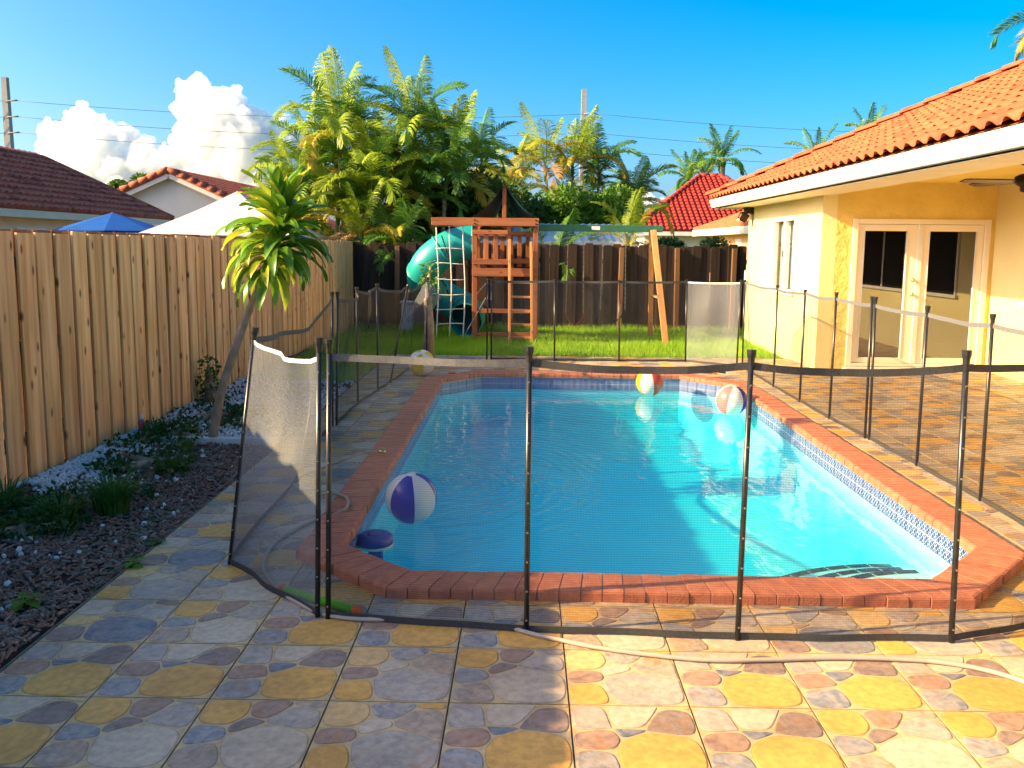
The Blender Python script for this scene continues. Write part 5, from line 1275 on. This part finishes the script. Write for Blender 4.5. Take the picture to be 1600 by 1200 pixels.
mb = MB(); q = math.hypot(3.2, 1.26); tiled(mb, (tx, tyf, tz+.10), (0, -1, 0), (3.2, 0, 1.26), [(0, 0), (15.4, 0), (15.4, q), (3.2, q)], .27, .34, .06, .035); stuff(mb.obj('roof_tiling', M['terra_or'], trf))
for y0 in (31.0, 28.1): part('window', M['trim'], lambda b: b.b2(tx+.57, tx+.598, y0, y0+.9, 1.2, 2.0), th_)
# pale metal shed roof behind the fence
sh = thing('metal_shed', 'low shed with a pale corrugated metal roof behind the back fence', 'shed', (.6, 20.5, 0))
part('wall', M['greywall'], lambda b: b.b2(-1.2, 2.35, 19.75, 21.6, -.1, 1.74), sh)
mb = MB(); nn_ = 90; vs = []
for i in range(nn_+1):
    x = -1.35+3.85*i/nn_; dz = .014*math.sin(i*math.pi/2+.6)
    vs += [(x, 19.5, 1.76+dz), (x, 21.9, 2.24+dz), (x, 19.5, 1.752+dz), (x, 21.9, 2.232+dz)]
mb.add(vs, [f for i in range(nn_) for f in ((4*i, 4*i+4, 4*i+5, 4*i+1), (4*i+2, 4*i+3, 4*i+7, 4*i+6), (4*i, 4*i+2, 4*i+6, 4*i+4))]); mb.obj('roof', M['metalroof'], sh)
part('eave_trim', M['trim'], lambda b: b.b2(-1.36, 2.51, 19.46, 19.495, 1.70, 1.79), sh)
# canopies next door
um = thing('blue_umbrella', 'blue garden umbrella next door showing over the left fence', 'umbrella', (-9.45, 20, 0))
mb = MB(); mb.tube([(-9.45, 20, 0), (-9.45, 20, 2.36)], .025, 8); mb.obj('pole', M['concrete'], um)
mb = MB(); vs = [(-9.45, 20, 2.36)]; 
for k in range(8):
    a = k*math.pi/4+.3; vs.append((-9.45+1.3*math.cos(a), 20+1.3*math.sin(a), 1.94))
vs += [(x, y, z-.02) for x, y, z in vs]
mb.add(vs, [(0, 1+k, 1+(k+1) % 8) for k in range(8)]+[(9, 10+(k+1) % 8, 10+k) for k in range(8)]+[(1+k, 10+k, 10+(k+1) % 8, 1+(k+1) % 8) for k in range(8)]); mb.obj('canopy', M['bluefab'], um)
tn = thing('white_canopy', 'white pop-up canopy tent next door behind the left fence', 'canopy tent', (-5.65, 17, 0))
mb = MB(); c = Vector((-5.65, 17.2, 0)); h = 1.42; K = 9
vs = []
for s in range(4):
    a = R(45+90*s); b = R(135+90*s)
    A_ = Vector((math.cos(a), math.sin(a), 0))*h*1.41; B_ = Vector((math.cos(b), math.sin(b), 0))*h*1.41
    row = []
    for i in range(K+1):
        t = i/K
        for j in range(K+1):
            q = j/K; p = A_.lerp(B_, q)*t; sag = .05*math.sin(math.pi*t)*(1-abs(2*q-1)*.2); row.append(c+p+Vector((0, 0, 2.70-.86*t-sag+(0 if t < .99 else 0))))
    mb.add(row, [(i*(K+1)+j, (i+1)*(K+1)+j, (i+1)*(K+1)+j+1, i*(K+1)+j+1) for i in range(K) for j in range(K)])
    e0_, e1_ = c+A_+Vector((0, 0, 1.84)), c+B_+Vector((0, 0, 1.84)); dz = Vector((0, 0, -.2)); mb.add([e0_, e1_, e1_+dz, e0_+dz], [(0, 3, 2, 1)])
mb.obj('roof', M['whitefab'], tn, True)
for sx in (-1, 1):
    for sy in (-1, 1): part('leg', M['concrete'], lambda b: b.b2(c.x+sx*(h-.02)-.02, c.x+sx*(h-.02)+.02, c.y+sy*(h-.02)-.02, c.y+sy*(h-.02)+.02, -.03, 1.86), tn)

# ================================================================== POWER POLES AND LINES
def upole(label, x, y, h, hs, side):
    p = thing('utility_pole', label, 'utility pole', (x, y, 0), 'concrete utility poles')
    mb = MB(); mb.add([(x-.30, y-.3, 0), (x+.30, y-.3, 0), (x+.30, y+.3, 0), (x-.30, y+.3, 0), (x-.17, y-.17, h), (x+.17, y-.17, h), (x+.17, y+.17, h), (x-.17, y+.17, h)], [(0, 1, 5, 4), (1, 2, 6, 5), (2, 3, 7, 6), (3, 0, 4, 7), (4, 5, 6, 7)]); mb.obj('shaft', M['concrete'], p)
    for z in hs:
        mb = MB(); mb.tube([(x, y-.2, z-.05), (x+side*.5, y-.2, z), (x+side*.85, y-.2, z+.02)], [.05, .045, .06], 8); mb.obj('insulator_arm', M['concrete'], p, True)
P1 = (-35.2, 60, 12.6); H1 = (11.05, 10.0, 8.95); P2 = (4.15, 66, 13.1); H2 = (11.35, 9.95, 8.8)
upole('concrete utility pole above the dark red roof at far left', P1[0], P1[1], P1[2], H1, 1)
upole('distant utility pole rising behind the golden palm', P2[0], P2[1], P2[2], H2, 1)
for k in range(3):
    for (a, b) in (((P1[0]+.8, P1[1]-.2, H1[k]), (P2[0]+.8, P2[1]-.2, H2[k])), ((P2[0]+.8, P2[1]-.2, H2[k]), (46, 72, H2[k]-.2)), ((-76, 54, H1[k]+.3), (P1[0]+.8, P1[1]-.2, H1[k]))):
        a, b = Vector(a), Vector(b); pts = []
        for q in range(25): t = q/24; p = a.lerp(b, t); p.z -= .7*4*t*(1-t); pts.append(p)
        mb = MB(); mb.tube(pts, .016, 5); w = mb.obj('power_line', M['wire'], None, True)
        tag(w, ['topmost', 'middle', 'lowest'][k]+' power line strung '+('between the two utility poles' if abs(b.x-P2[0]-.8) < .01 else ('from the far pole to the right' if b.x > 40 else 'leaving the left pole out of frame')), 'power line', 'power lines')

# ================================================================== CLOUDS
bm = bmesh.new(); bmesh.ops.create_icosphere(bm, subdivisions=2, radius=1); IV3 = np.array([v.co[:] for v in bm.verts]); IF3 = [[v.index for v in f.verts] for f in bm.faces]; bm.free()
bm = bmesh.new(); bmesh.ops.create_icosphere(bm, subdivisions=4, radius=1); IV4 = np.array([v.co[:] for v in bm.verts]); IF4 = [[v.index for v in f.verts] for f in bm.faces]; bm.free()
CY = 1500.0; PM = CY/FPX
def cloud(label, blobs, seed):
    """heaped cumulus: billows upon billows, far behind everything"""
    mb = MB(); rr = random.Random(seed)
    allb = []
    for (u, v, r) in blobs:
        allb.append((u, v, r, rr.uniform(-.5, .5)*r))
        for k in range(14):
            d = Vector((rr.gauss(0, 1), rr.gauss(-.5, .8), rr.gauss(.35, .8))).normalized(); q = r*rr.uniform(.2, .46); d2 = d*r*rr.uniform(.75, .98)
            allb.append((u+d2.x, v-d2.z, q, d2.y))
            for k2 in range(3):
                e = (d+Vector((rr.gauss(0, .6), rr.gauss(-.2, .5), rr.gauss(.2, .6)))).normalized()*q*.9; allb.append((u+d2.x+e.x, v-d2.z-e.z, q*rr.uniform(.25, .5), d2.y+e.y))
    for (u, v, r, dy) in allb:
        c = Vector(((u-821)*PM, CY+dy*PM, 1.7+(383-v)*PM)); rad = r*PM
        big = r > 16; V_, F_ = (IV4, IF4) if big else (IV3, IF3)
        vs = []
        for p in V_:
            d = Vector(p); o = c*.013
            n1 = noise.fractal(d*1.9+o, 1.0, 2.1, 5); b1 = 1-abs(noise.noise(d*4.2+o)); b2 = 1-abs(noise.noise(d*9.0+o*2))
            vs.append(c+d*rad*(.86+.20*n1+.16*(b1-.5)+.07*(b2-.5)))
        mb.add(vs, F_)
    o = mb.obj('cloud', M['cloud'], None, True); rm = o.modifiers.new('union', 'REMESH'); rm.mode = 'VOXEL'; rm.voxel_size = 2.2; rm.use_smooth_shade = True; tx_ = bpy.data.textures.new('billow', 'CLOUDS'); tx_.noise_scale = 14; tx_.noise_depth = 4; ds = o.modifiers.new('billow', 'DISPLACE'); ds.texture = tx_; ds.strength = 13; ds.mid_level = .5; ds.texture_coords = 'GLOBAL'; tag(o, label, 'cloud', 'white cumulus clouds low in the sky'); return o
cloud('tall white cumulus tower left of the palms', [(320, 165, 30), (355, 180, 34), (395, 205, 34), (425, 212, 26), (330, 215, 45), (385, 250, 50), (455, 235, 30), (300, 265, 40), (350, 290, 50), (430, 270, 40), (445, 200, 14), (340, 340, 60), (430, 340, 60), (270, 320, 45)], 1)
cloud('smaller white cumulus left of the tall cloud tower', [(140, 205, 27), (105, 228, 28), (160, 235, 32), (200, 222, 22), (235, 243, 24), (110, 270, 38), (165, 285, 45), (220, 280, 40), (265, 270, 28), (85, 235, 12), (120, 330, 50), (200, 335, 55), (180, 262, 30)], 2)
cloud('low wisp of cloud beside the bright red roof', [(985, 322, 18), (1005, 312, 14), (960, 330, 14), (1020, 325, 16), (700, 330, 20)], 3)
